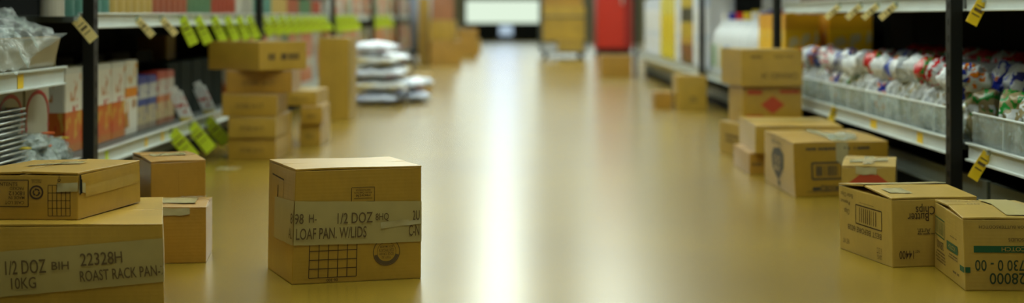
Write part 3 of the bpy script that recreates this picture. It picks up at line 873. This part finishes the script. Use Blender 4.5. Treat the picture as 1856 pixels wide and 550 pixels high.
caps = [plain('cap_blue', BL, .4), plain('cap_white', (.7, .7, .7), .4), plain('cap_yellow', (.7, .5, .02), .4), plain('cap_red', RD, .4)]
labs = [plain('label_yellow', (.7, .55, .05), .4), plain('label_blue', (.1, .2, .5), .4), plain('label_white', (.8, .8, .75), .4), plain('label_green', (.2, .4, .1), .4)]
y = 8.35
k = 0
while y < 10.05:
    jug(1.45, y, zr, 'white plastic jug on the low shelf of the third right bay', 'white jugs in the third right bay', caps[k % 4], labs[(k*3) % 4], 1.1)
    jug(1.65, y, zr, 'white plastic jug in the back row of the third right bay', 'white jugs at the back of the third right bay', caps[(k+1) % 4], labs[2], 1.15)
    y += .30; k += 1
PAPER = bands('white_paper_pack', [(0, (.8, .85, .95)), (.35, (.7, .78, .9)), (.45, (.88, .9, .95)), (.8, (.72, .8, .95))], 'Z', [((.85, .87, .9), 0, 1, .55), ((.35, .45, .2), .2, .7, .66)], 3)
YELP = bands('yellow_pack', [(0, (.8, .66, .02)), (.3, (.8, .62, .01)), (.7, (.75, .66, .1))], 'Z')
DKY = bands('yellow_black_pack', [(0, (.1, .1, .02)), (.3, (.6, .42, .02)), (.6, (.05, .05, .02)), (.8, (.6, .45, .02))], 'Z', [((.5, .1, .02), 0, .4, .55)], 3)
y = 10.45
seq = [PAPER, PAPER, DKY, DKY, PAPER, YELP, YELP, YELP, PAPER, PAPER, PAPER, PAPER]
seqn = ['white', 'white', 'yellow and black', 'yellow and black', 'white', 'bright yellow', 'bright yellow', 'bright yellow', 'white', 'white', 'white', 'white']
for m_, n_ in zip(seq, seqn):
    if y > 15.1: break
    pack('bulk_pack', 'tall %s pack on the farthest right shelf bay' % n_, 'pack', '%s packs in the farthest right bay' % n_, 1.47, y, zr, .2, .36, .55, m_, bev=.02)
    y += .39
# goods on the third-right high levels just below the rail of .97: upper white packs on jugs' shelf (second layer)
for k in range(6):
    pack('paper_pack', 'white wrapped paper pack leaning in the back of the third right bay', 'pack', 'white paper packs at the back of the third right bay', 1.78, 8.5+k*.29, zr, .12, .27, .62, PAPER, bev=.02)
# upper shelf goods right
zu = .632+.05-.012
for k in range(18):
    pack('food_carton', 'plain brown carton on the upper right shelf', 'carton', 'brown cartons on the upper right shelf', 1.5, 2.9+k*.24, zu, .22, .21, .18, BRN)
# ================================================================== LEFT GOODS
zl = .119+.055-.012
SNK = bands('snack_box_print', [(0, (.5, .16, .02)), (.1, (.55, .12, .015)), (.48, (.74, .72, .62)), (.92, (.6, .62, .55))], 'Z',
            [((.62, .36, .06), .05, .48, .56), ((.5, .02, .015), .05, .55, .66), ((.55, .25, .1), .6, .95, .61)], 4.0, .35)
SNK2 = bands('snack_box_orange_cross', [(0, (.6, .58, .5)), (.08, (.72, .7, .6)), (.5, (.75, .25, .01)), (.63, (.72, .72, .62))], 'Z',
             [((.6, .3, .02), .1, .95, .55), ((.35, .15, .03), .1, .45, .58)], 3, .35)
BLU = bands('blue_box_print', [(0, (.25, .2, .15)), (.12, (.45, .38, .22)), (.45, (.04, .07, .25)), (.58, (.5, .5, .45)), (.85, (.03, .05, .3))], 'Z',
            [((.05, .07, .25), 0, 1, .6)], 4, .35)
REDB = bands('red_box_print', [(0, (.3, .1, .03)), (.12, (.5, .4, .2)), (.42, (.5, .15, .03)), (.55, (.5, .48, .42)), (.85, (.45, .05, .03))], 'Z',
             [((.4, .03, .02), 0, 1, .6)], 4, .35)
for k in range(5):
    m_ = SNK2 if k == 4 else SNK
    pack('snack_box', ['leftmost white and red snack box, seen left of the nearest left upright', 'white and red snack box hidden mostly by the nearest left upright', 'white snack box with orange art, just right of the nearest left upright', 'white snack box with orange art, second right of the nearest left upright', 'white snack box with a bold orange cross, beside the blue boxes'][k],
         'box', 'row of snack boxes on the low left shelf', -1.49, 4.975+k*.192, zl, .08, .187, .285, m_)
for k in range(2):
    pack('snack_box', ['blue and white box left of the other, right of the orange cross box', 'blue and white box next to the red boxes'][k], 'box', 'blue boxes on the low left shelf', -1.49, 5.925+k*.155, zl, .08, .15, .215, BLU)
for k in range(2):
    pack('snack_box', ['red and white box beside the blue boxes', 'red and white box farthest right in the row'][k], 'box', 'red boxes on the low left shelf', -1.49, 6.25+k*.155, zl, .08, .15, .222, REDB)
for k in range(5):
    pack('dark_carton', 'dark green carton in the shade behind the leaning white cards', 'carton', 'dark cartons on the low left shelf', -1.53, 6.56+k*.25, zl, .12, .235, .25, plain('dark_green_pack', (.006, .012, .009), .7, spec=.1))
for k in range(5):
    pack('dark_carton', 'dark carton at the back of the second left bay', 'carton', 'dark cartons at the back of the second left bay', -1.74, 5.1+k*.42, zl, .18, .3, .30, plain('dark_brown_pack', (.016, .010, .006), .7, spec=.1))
pack('brown_carton', 'narrow brown carton standing deep in the second left bay', 'carton', None, -1.72, 7.30, zl, .14, .2, .36, plain('dim_brown_carton', (.24, .13, .02), .5))
# white cards leaning back from the rail
def leaning_card(y, label):
    t = thing('hanging_pack', label, 'packet', (-1.352, y, zl+.012), 0, 'white packets leaning on the low left shelf')
    R = Matrix.Rotation(-.42, 4, 'Y')
    bm = bmesh.new(); add_box(bm, (0, 0, .065), (.055, .012, .13)); bmesh.ops.transform(bm, matrix=R, verts=bm.verts)
    bmesh.ops.bevel(bm, geom=bm.edges[:], offset=.003, segments=2, affect='EDGES'); link_mesh('packet', bm, bands('white_packet_print', [(0, (.6, .5, .1)), (.18, (.66, .68, .68)), (.8, (.6, .62, .6))], 'Z', [((.45, .05, .03), .3, .8, .58)], 5), t)
    bm = bmesh.new(); add_box(bm, (0, 0, .14), (.03, .008, .03)); bmesh.ops.transform(bm, matrix=R, verts=bm.verts); link_mesh('hang_tab', bm, WHITEP, t)
leaning_card(6.30, 'white packet with red print leaning on the left shelf, nearer of two')
leaning_card(6.78, 'white packet with red print leaning on the left shelf, farther of two')
# near bay: white packages with red scalloped trim
def scallop(y, label):
    t = thing('bakery_box', label, 'box', (-1.50, y, zl), 0, 'white boxes with red scalloped trim')
    bm = bmesh.new(); add_box(bm, (0, 0, .12), (.14, .235, .24)); bmesh.ops.bevel(bm, geom=bm.edges[:], offset=.005, segments=2, affect='EDGES')
    link_mesh('box_body', bm, plain('creamy_card', (.42, .40, .30), .5), t)
    bm = bmesh.new()
    n = 22
    pts = []
    for k in range(n+1):
        a = PI*k/n; pts.append((-.105*math.cos(a), .16+.065*math.sin(a)))
    pts = [(-.105, .02), (-.105, .07), (-.105, .12)]+pts+[(.105, .12), (.105, .07), (.105, .02)]
    for (a, z), (a2, z2) in zip(pts, pts[1:]):
        L = math.hypot(a2-a, z2-z)
        add_box(bm, (.0706, (a+a2)/2, (z+z2)/2), (.0016, L+.004, .005), Matrix.Rotation(math.atan2(z2-z, a2-a), 4, 'X'))
    for (a, z) in pts:
        add_cyl(bm, (.0708, a, z), .0065, .002, 'X', 10)
    link_mesh('red_trim', bm, plain('red_trim_ink', (.42, .015, .02), .4), t)
scallop(4.28, 'white box with red scalloped trim at the left frame edge')
scallop(4.53, 'white box with red scalloped trim beside the nearest left upright')
scallop(4.03, 'white box with red scalloped trim behind the foil tray stack')
# foil trays
tr = None
FOIL = plain('aluminium_foil', (.6, .64, .62), .25, metal=.8)
for k in range(13):
    if tr is None:
        tr = thing('foil_tray', 'aluminium foil tray in the tall stack at the left frame edge', 'tray', (-1.46, 4.13, zl), 0, 'stack of foil trays')
        bm = bmesh.new(); w0, w1, d0, d1, hh = .075, .09, .10, .115, .013
        a = [bm.verts.new((x*w0, y_*d0, .001)) for x, y_ in ((-1, -1), (1, -1), (1, 1), (-1, 1))]
        b2 = [bm.verts.new((x*w1, y_*d1, hh)) for x, y_ in ((-1, -1), (1, -1), (1, 1), (-1, 1))]
        bm.faces.new(a)
        for q in range(4): bm.faces.new((a[q], a[(q+1) % 4], b2[(q+1) % 4], b2[q]))
        o = link_mesh('pan', bm, FOIL, tr); md = o.modifiers.new('gauge', 'SOLIDIFY'); md.thickness = .001
        bm = bmesh.new()
        add_tube(bm, [(-w1, -d1, hh), (w1, -d1, hh), (w1, d1, hh), (-w1, d1, hh), (-w1, -d1, hh)], .0028, 8); link_mesh('rolled_rim', bm, FOIL, tr, True)
    else: dup(tr, (-1.46+rnd.uniform(-.004, .004)-(.006 if k > 7 else 0), 4.13+rnd.uniform(-.005, .005), zl+k*.0150), rnd.uniform(-.04, .04))
# clear bags with orange labels
def clear_bag(x, y, z, s, seed, label):
    o = crumple('plastic_bag', label, 'bag', (x, y, z), s, seed, FILM, rz=seed)
    return o
pl_ = plain('orange_red_label', (.65, .12, .02), .4); pl2 = plain('yellow_label', (.65, .5, .03), .4)
for (x, y, z, s_, sd, lb, pm, po) in (
    (-1.415, 4.33, zl+.003, (.05, .09, .05), 1.3, 'crinkled clear bag with a yellow label beside the foil trays', pl2, (.0, -.03, .075)),
    (-1.415, 4.50, zl+.003, (.05, .09, .042), 4.1, 'crinkled clear bag with an orange-red label left of the nearest upright', pl_, (.0, -.01, .065)),
    (-1.41, 4.42, zl+.062, (.045, .085, .028), 7.7, 'crinkled clear bag lying on top of the two others', pl_, (.01, .05, .045)),
    (-1.415, 4.64, zl+.003, (.05, .06, .05), 9.2, 'crinkled clear bag partly behind the nearest left upright', pl2, (.0, .03, .075))):
    t = thing('plastic_bag', lb, 'bag', (x, y, z))
    o = crumple('wrap', None, None, (0, 0, 0), s_, sd, FILM); o.parent = t
    o = crumple('contents', None, None, (0, 0, .004), tuple(q*.8 for q in s_), sd+1, plain('pale_contents', (.5, .55, .56), .3)); o.parent = t
    bm = bmesh.new(); add_cyl(bm, (po[0]+.02, po[1], po[2]*.95), .02, .004, 'Z', 16); o = link_mesh('sticker', bm, pm, t)
# cardboard tray with film on the short shelf
zs = .409+.057-.012
t = thing('cardboard_tray', 'open cardboard display tray with slanted front on the short shelf at upper left', 'tray', (-1.37, 3.6, zs))
bm = bmesh.new()
add_box(bm, (-.14, .44, .004), (.28, .88, .006))
for vv in ((.012, .44, .052, .005, .88, .10, .22), (-.28, .44, .05, .005, .88, .095, 0)):
    add_box(bm, vv[:3], vv[3:6], Matrix.Rotation(vv[6], 4, 'Y'))
for yy in (.0, .88): add_box(bm, (-.135, yy, .048), (.29, .005, .09))
link_mesh('tray_body', bm, cardboard('grey_tan_card', (.25, .21, .11)), t, bevel=.001)
bm = bmesh.new()
add_box(bm, (.0125, .44, .101), (.008, .88, .005), Matrix.Rotation(.22, 4, 'Y'))
link_mesh('folded_rim', bm, EDGE, t)
# film: crumpled sheet draped over the tray
bm = bmesh.new(); nx, ny = 50, 70; g = []
for i in range(nx+1):
    r = []
    for j in range(ny+1):
        u = i/nx; v = j/ny
        yy = 3.62+v*.80
        s_ = u*.50
        if s_ < .12 and True:
            x = -1.325-.05*(s_/.12); z = zs+.010+s_*.95
        else:
            x = -1.375-(s_-.12)*.75; z = zs+.115+.05*math.sin((s_-.12)/.38*PI)
        x += 0
        q = Vector((u*7, v*11, 0)); d = .028*noise.noise(q)+.014*noise.noise(q*2.7)+.007*noise.noise(q*6)
        if s_ < .12:
            if v > .62: pass
            x += .018+abs(d)*.6
        z += d+.012
        if v > .55 and s_ < .12: z = max(z, zs+.05+ (v-.55)*.14)
        z = min(z, .66)
        r.append(bm.verts.new((x, yy, z)))
    g.append(r)
for i in range(nx):
    for j in range(ny): bm.faces.new((g[i][j], g[i+1][j], g[i+1][j+1], g[i][j+1]))
o = link_mesh('plastic_film', bm, FILM, None, True); tag(o, 'crumpled clear plastic film draped over the cardboard tray at upper left', 'plastic film')
for k in range(6):
    crumple('wrapped_roll', 'pale plastic-wrapped pack heaped in the tray under the film', 'pack', (-1.50, 3.72+k*.135, zs+.008), (.07, .055, .075), k*2.3, plain('pale_wrap', (.30, .36, .36), .25, spec=.7), group='packs in the film-covered tray')

# upper left shelf goods (their feet show at the top of the frame)
zul = .577+.052-.012
cols = [((.35, .06, .03), 'red'), ((.5, .48, .4), 'white'), ((.1, .25, .2), 'teal'), ((.5, .35, .1), 'tan'), ((.35, .10, .05), 'rust'), ((.1, .2, .1), 'green')]
def can_thing(x, y, z, ci, where):
    key = ('can', ci)
    c_, n_ = cols[ci]
    if key not in _bagme:
        bm = bmesh.new(); add_cyl(bm, (0, 0, .055), .037, .108, seg=20); add_cyl(bm, (0, 0, .002), .0385, .004, seg=20); add_cyl(bm, (0, 0, .108), .0385, .004, seg=20)
        me = bpy.data.meshes.new('can'); bm.to_mesh(me); bm.free(); me.materials.append(plain('can_'+n_, c_, .35)); _bagme[key] = me
    o = bpy.data.objects.new('food_can', _bagme[key]); COL.objects.link(o); o.location = (x, y, z)
    return tag(o, '%s food can standing %s' % (n_, where), 'can', '%s cans %s' % (n_, where))
y = 4.68
while y < 11.2:
    can_thing(-1.43, y, zul, int((y*1.7) % 6), 'on the upper left shelf'); y += .105
# goods in the third and later left bays
P1 = [bands('far_pack_orange', [(0, (.55, .16, .04)), (.3, (.6, .5, .35)), (.5, (.55, .14, .03))], 'Z', [((.6, .5, .4), 0, 1, .58)], 4),
      bands('far_pack_rust', [(0, (.3, .1, .04)), (.4, (.5, .12, .03)), (.7, (.4, .3, .15))], 'Z', [((.6, .3, .1), 0, 1, .58)], 4),
      bands('far_pack_green', [(0, (.08, .16, .05)), (.5, (.4, .42, .3)), (.8, (.05, .12, .05))], 'Z', [((.3, .4, .1), 0, 1, .58)], 4),
      bands('far_pack_pale', [(0, (.45, .5, .48)), (.5, (.3, .3, .25)), (.75, (.5, .5, .45))], 'Z', [((.5, .2, .05), 0, 1, .6)], 4)]
pn = ['orange', 'rust-red', 'green', 'pale grey']
for bi, (a, b_) in enumerate(((8.05, 11.2), (11.4, 14.5), (14.7, 17.8), (18.0, 21.3))):
    y = a+.1; k = 0
    while y < b_:
        ki = [0, 0, 3, 1, 2, 0, 1][(k+bi) % 7]
        pack('food_carton', '%s printed carton on the low shelf of the %s left bay' % (pn[ki], ['third', 'fourth', 'fifth', 'farthest'][bi]), 'carton',
             '%s cartons, low shelf, %s left bay' % (pn[ki], ['third', 'fourth', 'fifth', 'farthest'][bi]), -1.46, y, zl, .16, .26, .34, P1[ki])
        ki2 = [1, 2, 3, 1, 0, 3][(k+bi*2) % 6]
        if a > 11: pack('food_carton', '%s printed carton on the upper shelf of the %s left bay' % (pn[ki2], ['third', 'fourth', 'fifth', 'farthest'][bi]), 'carton',
             '%s cartons, upper shelf, %s left bay' % (pn[ki2], ['third', 'fourth', 'fifth', 'farthest'][bi]), -1.46, y, zul, .16, .26, .24, P1[ki2])
        y += .28; k += 1

# ================================================================== PRICE TAGS
def price_tag(side, y, zrail, label, grp, mat, w=.036, l=.10, ang=.70, out=.0):
    """card hung off a rail, sticking out into the aisle and down"""
    t = thing('price_tag', label, 'price tag', (side*(RX-.006), y, zrail), 0, grp)
    R = Matrix.Rotation(side*ang, 4, 'Y')
    bm = bmesh.new(); n = 6
    vs = []
    for k in range(n+1):
        s_ = k/n
        vs.append([bm.verts.new((x, .004*math.sin(s_*3), -l*s_)) for x in (-w/2, w/2)])
    for k in range(n): bm.faces.new((vs[k][0], vs[k][1], vs[k+1][1], vs[k+1][0]))
    bmesh.ops.transform(bm, matrix=R, verts=bm.verts)
    o = link_mesh('card', bm, mat, t); md = o.modifiers.new('stock', 'SOLIDIFY'); md.thickness = .001; md.offset = 0
    bm = bmesh.new(); add_box(bm, (-side*.001, 0, .004), (.012, .02, .018)); link_mesh('clip', bm, CLEAR, t)
    bm = bmesh.new()
    for k, (zz, hh) in enumerate(((-l*.25, .003), (-l*.42, .008), (-l*.62, .003))): add_box(bm, (0, -.0015+.004*math.sin(-zz/l*3), zz), (w*.7, .0008, hh))
    bmesh.ops.transform(bm, matrix=R, verts=bm.verts)
    link_mesh('print', bm, INKF, t)
def price_label(side, y, z, label, grp, mat=YEL, w=.035, h=.034):
    o = link_mesh('price_label', bx((0, 0, 0), (.0016, w, h)), mat, bevel=.0005)
    o.location = (side*(RX-.0045), y, z); tag(o, label, 'price label', grp)
# left low rail
zb = .119
for y, lb in ((5.97, 'nearest of the three'), (6.33, 'middle one of the three'), (6.67, 'farthest of the three')):
    price_tag(-1, y, zb+.035, 'lime green price tag jutting off the low left rail, '+lb, 'lime tags on the low left rail', LIME, w=.055, l=.14, ang=.70)
for y, lb in ((5.57, 'yellow price label on the low left rail, beside the nearest lime tag'), (5.83, 'second yellow price label on the low left rail')):
    price_label(-1, y, zb+.028, lb, 'yellow labels on the low left rail')
price_label(-1, 5.02, zb+.028, 'lime price label on the low left rail just right of the nearest upright', None, LIME)
price_label(-1, 4.13, .437, 'yellow price label on the short upper left shelf', None, YEL, .05, .04)
zb = .577
price_tag(-1, 4.66, zb+.03, 'cream price tag left of the nearest left upright', 'cream tags on the upper left rail', CREAM, w=.035, l=.085)
for y, lb in ((5.42, 'cream price tag on the upper left rail, first right of the nearest upright'), (5.80, 'cream price tag on the upper left rail, second right of the nearest upright')):
    price_tag(-1, y, zb+.030, lb, 'cream tags on the upper left rail', CREAM, w=.026, l=.085, ang=.75)
ys = [6.15, 6.45, 6.80, 7.12, 7.42, 7.72]
for k, y in enumerate(ys):
    price_tag(-1, y, zb+.035, 'lime tag in the cluster above the tall box stack, %s from the left' % ['first', 'second', 'third', 'fourth', 'fifth', 'sixth'][k], 'lime tags of the second left bay', LIME, w=.042, l=.125, ang=.45)
for k in range(9):
    price_tag(-1, 8.1+k*.34, zb+.035, 'lime green tag on the upper rail beyond the tall box stack', 'lime tags of the third left bay', LIME, w=.045, l=.12, ang=.6)
for k in range(9):
    price_tag(-1, 11.5+k*.35 if k < 5 else 14.8+(k-5)*.6, zb+.035, 'lime green tag on the upper rail above the white bag pile', 'lime tags above the white bag pile', LIME, w=.06, l=.13, ang=.5)
# right low rail
zb = .193
price_tag(1, 4.18, zb+.04, 'yellow price tag jutting off the low right rail, right of the nearest upright', 'yellow tags on the right rails', YEL, w=.032, l=.085, ang=.55)
price_tag(1, 6.12, zb+.05, 'yellow price tag on the low right rail above the large dark-printed box', 'yellow tags on the right rails', YEL, w=.028, l=.065, ang=.35)
price_label(1, 5.50, zb+.026, 'yellow price label on the low right rail, farther of two', 'yellow labels on the low right rail', YEL, .09, .032)
price_label(1, 4.88, zb+.026, 'yellow price label on the low right rail, nearer of two', 'yellow labels on the low right rail', YEL, .065, .034)
price_tag(1, 7.1, zb+.05, 'lime price tag on the low right rail beside the red diamond box', None, LIME, w=.04, l=.08, ang=.4)
zb = .632
for y, lb in ((6.05, 'farthest of the four'), (5.68, 'third of the four'), (5.42, 'second of the four'), (5.17, 'nearest of the four')):
    price_tag(1, y, zb+.026, 'pale yellow tag hanging from the upper right rail, '+lb, 'pale yellow tags on the upper right rail', CREAM, w=.022, l=.075, ang=.85)
price_tag(1, 4.22, zb+.03, 'yellow price tag on the upper right rail right of the nearest upright', None, YEL, w=.035, l=.075, ang=.5)

tag(link_mesh('reflection_patch', bx((-1.13, 6.02, .0009), (.09, .10, .0016)), TAPE2), 'pale patch standing in for a reflection on the floor before the tall box stack', 'tape')  # thin pale sheet laid down in place of a floor reflection
# ================================================================== WHITE BAG PILE
SK = [bagmat('sack_white', (.68, .75, .88), [((.5, .06, .08), .2, .6)], .35, .62, 2.2), bagmat('sack_blue', (.60, .68, .85), [((.15, .2, .5), .2, .8)], .35, .6, 2.2),
      bagmat('sack_yellow', (.68, .72, .72), [((.6, .45, .05), .1, .7)], .35, .55, 2.2)]
def sack(x, y, z, w, d, h, mi, rz, label):
    bm = bag_mesh(w, h, d, x*7+y, .018, 14)
    bmesh.ops.transform(bm, matrix=Matrix.Rotation(PI/2, 4, 'Z') @ Matrix.Rotation(-PI/2, 4, 'Y'), verts=bm.verts)
    o = link_mesh('flour_sack', bm, SK[mi], None, True)
    zmin = min(v.co.z for v in o.data.vertices)
    yc = sum(v.co.y for v in o.data.vertices)/len(o.data.vertices)
    zmx = max(v.co.z for v in o.data.vertices)
    for v in o.data.vertices: v.co.z = (v.co.z-zmin)*h/(zmx-zmin); v.co.y -= yc
    o.location = (x, y, z); o.rotation_euler[2] = rz
    tag(o, label, 'sack', 'pile of white sacks')
lay = ['bottom layer', 'second layer', 'third layer', 'fourth layer', 'top layer']
for k in range(5):
    h_ = .088
    sack(-.915+(.0, .02, .01, -.01, -.02)[k], 10.45, k*.0885, .34+(0, .05, .03, .0, -.02)[k], .44, h_, [1, 2, 0, 2, 0][k], rnd.uniform(-.08, .08), 'white sack, front of the %s of the sack pile' % lay[k])
sack(-.655, 10.7, 0, .16, .40, .088, 1, .2, 'short white sack on the floor at the right of the sack pile')
sack(-.655, 10.7, .0885, .17, .40, .088, 0, -.2, 'short white sack sticking out at the right of the sack pile')
for k in range(4):
    sack(-.90, 10.95, k*.0885, .36, .42, .088, k % 3, 0, 'white sack, back of the %s of the sack pile' % lay[k])

# ================================================================== FAR THINGS
# grey-blue drum on a dolly
t = thing('wheeled_bin', 'blue-grey plastic bin on a dark wheeled base, left far down the aisle', 'bin', (-1.17, 19.9, 0))
bm = bmesh.new(); add_cyl(bm, (0, 0, .55), .13, .80, seg=24, r2=.16); link_mesh('bin_body', bm, plain('blue_grey_plastic', (.30, .36, .48), .4), t, True)
bm = bmesh.new(); add_cyl(bm, (0, 0, .965), .17, .05, seg=24); link_mesh('bin_lid', bm, plain('blue_grey_lid', (.25, .3, .42), .4), t)
bm = bmesh.new(); add_cyl(bm, (0, 0, .12), .17, .05, seg=24); link_mesh('dolly', bm, BLACK, t)
for a in range(4):
    bm = bmesh.new(); add_cyl(bm, (.11*math.cos(a*PI/2+.7), .11*math.sin(a*PI/2+.7), .045), .045, .03, 'X', 14); link_mesh('wheel', bm, BLACK, t)
# brown cartons left far
axis_carton('cardboard_box', 'lower cardboard box of the far left pile near the back wall', -.98, -.60, 18.6, 19.0, 0, .30, rot=.1, mat=KRAFT3)
axis_carton('cardboard_box', 'upper cardboard box of the far left pile near the back wall', -.96, -.66, 18.6, 19.0, .302, .26, rot=-.05, mat=KRAFT2)
axis_carton('cardboard_box', 'rusty printed box crowning the far left pile', -.95, -.68, 18.62, 18.9, .564, .3, rot=.05, mat=cardboard('rust_card', (.35, .14, .06)))
axis_carton('cardboard_box', 'yellow-brown tall box between the wheeled bin and the far left pile', -1.14, -1.00, 19.0, 19.3, 0, .85, rot=0, mat=cardboard('yellow_card', (.42, .26, .03)))
axis_carton('cardboard_box', 'dark orange box farthest along the left side of the aisle', -.80, -.50, 22.6, 23.1, 0, .42, rot=.2, mat=KRAFT3)
axis_carton('cardboard_box', 'small brown box farthest left, near the dark end wall', -.72, -.46, 24.6, 25, 0, .22, rot=.1, mat=KRAFT2)
# stock cart
t = thing('stock_cart', 'wheeled stock cart loaded with yellow-brown cartons far down the aisle', 'cart', (.80, 21.3, 0))
link_mesh('platform', bx((0, .35, .09), (.66, .95, .03)), STEELD, t, bevel=.004)
for yy in (-.12, .82):
    bm = bmesh.new(); add_tube(bm, [(-.32, yy, .10), (-.32, yy, 1.45), (-.28, yy, 1.5), (.28, yy, 1.5), (.32, yy, 1.45), (.32, yy, .10)], .016); add_tube(bm, [(-.32, yy, .6), (.32, yy, .6)], .012)
    link_mesh('push_handle', bm, STEELD, t)
for xx in (-.26, .26):
    for yy in (-.02, .72):
        bm = bmesh.new(); add_cyl(bm, (xx, yy, .0375), .0375, .04, 'X', 18); link_mesh('wheel', bm, BLACK, t)
CG = cardboard('ochre_carton', (.44, .27, .022))
axis_carton('cardboard_box', 'lowest ochre carton on the stock cart', .72, 1.08, 21.28, 21.9, .1065, .15, mat=CG)
axis_carton('cardboard_box', 'wide ochre carton in the middle of the stock cart load', .50, 1.11, 21.26, 22.0, .258, .50, mat=CG)
axis_carton('cardboard_box', 'top ochre carton of the stock cart load', .51, 1.08, 21.28, 22.0, .76, .38, mat=KRAFT3)
# red cabinet
t = thing('red_cabinet', 'tall red cabinet standing at the far end of the right shelving', 'cabinet', (1.69, 23.6, 0))
RED = plain('red_enamel', (.55, .022, .005), .4); REDD = plain('deep_red_enamel', (.28, .006, .004), .4)
link_mesh('cabinet_body', bx((.0, .3, 1.03), (.58, .6, 1.9)), REDD, t, bevel=.012)
link_mesh('door', bx((-.06, -.012, 1.03), (.44, .022, 1.86)), RED, t, bevel=.004)
link_mesh('door_edge', bx((.225, -.010, 1.03), (.12, .02, 1.86)), REDD, t, bevel=.004)
link_mesh('plinth', bx((0, .3, .04), (.54, .54, .08)), BLACK, t)
bm = bmesh.new(); add_tube(bm, [(.12, -.03, .8), (.12, -.06, .83), (.12, -.06, 1.27), (.12, -.03, 1.3)], .012); link_mesh('handle', bm, STEEL, t)

# ================================================================== WORLD AND VIEW
w = bpy.data.worlds.new('world'); S.world = w; w.use_nodes = True
w.node_tree.nodes['Background'].inputs[0].default_value = (.5, .55, .5, 1)
w.node_tree.nodes['Background'].inputs[1].default_value = .1
S.view_settings.view_transform = 'Standard'; S.view_settings.look = 'None'
S.view_settings.gamma = 1; S.view_settings.use_curve_mapping = False
S.view_settings.exposure = 0.34
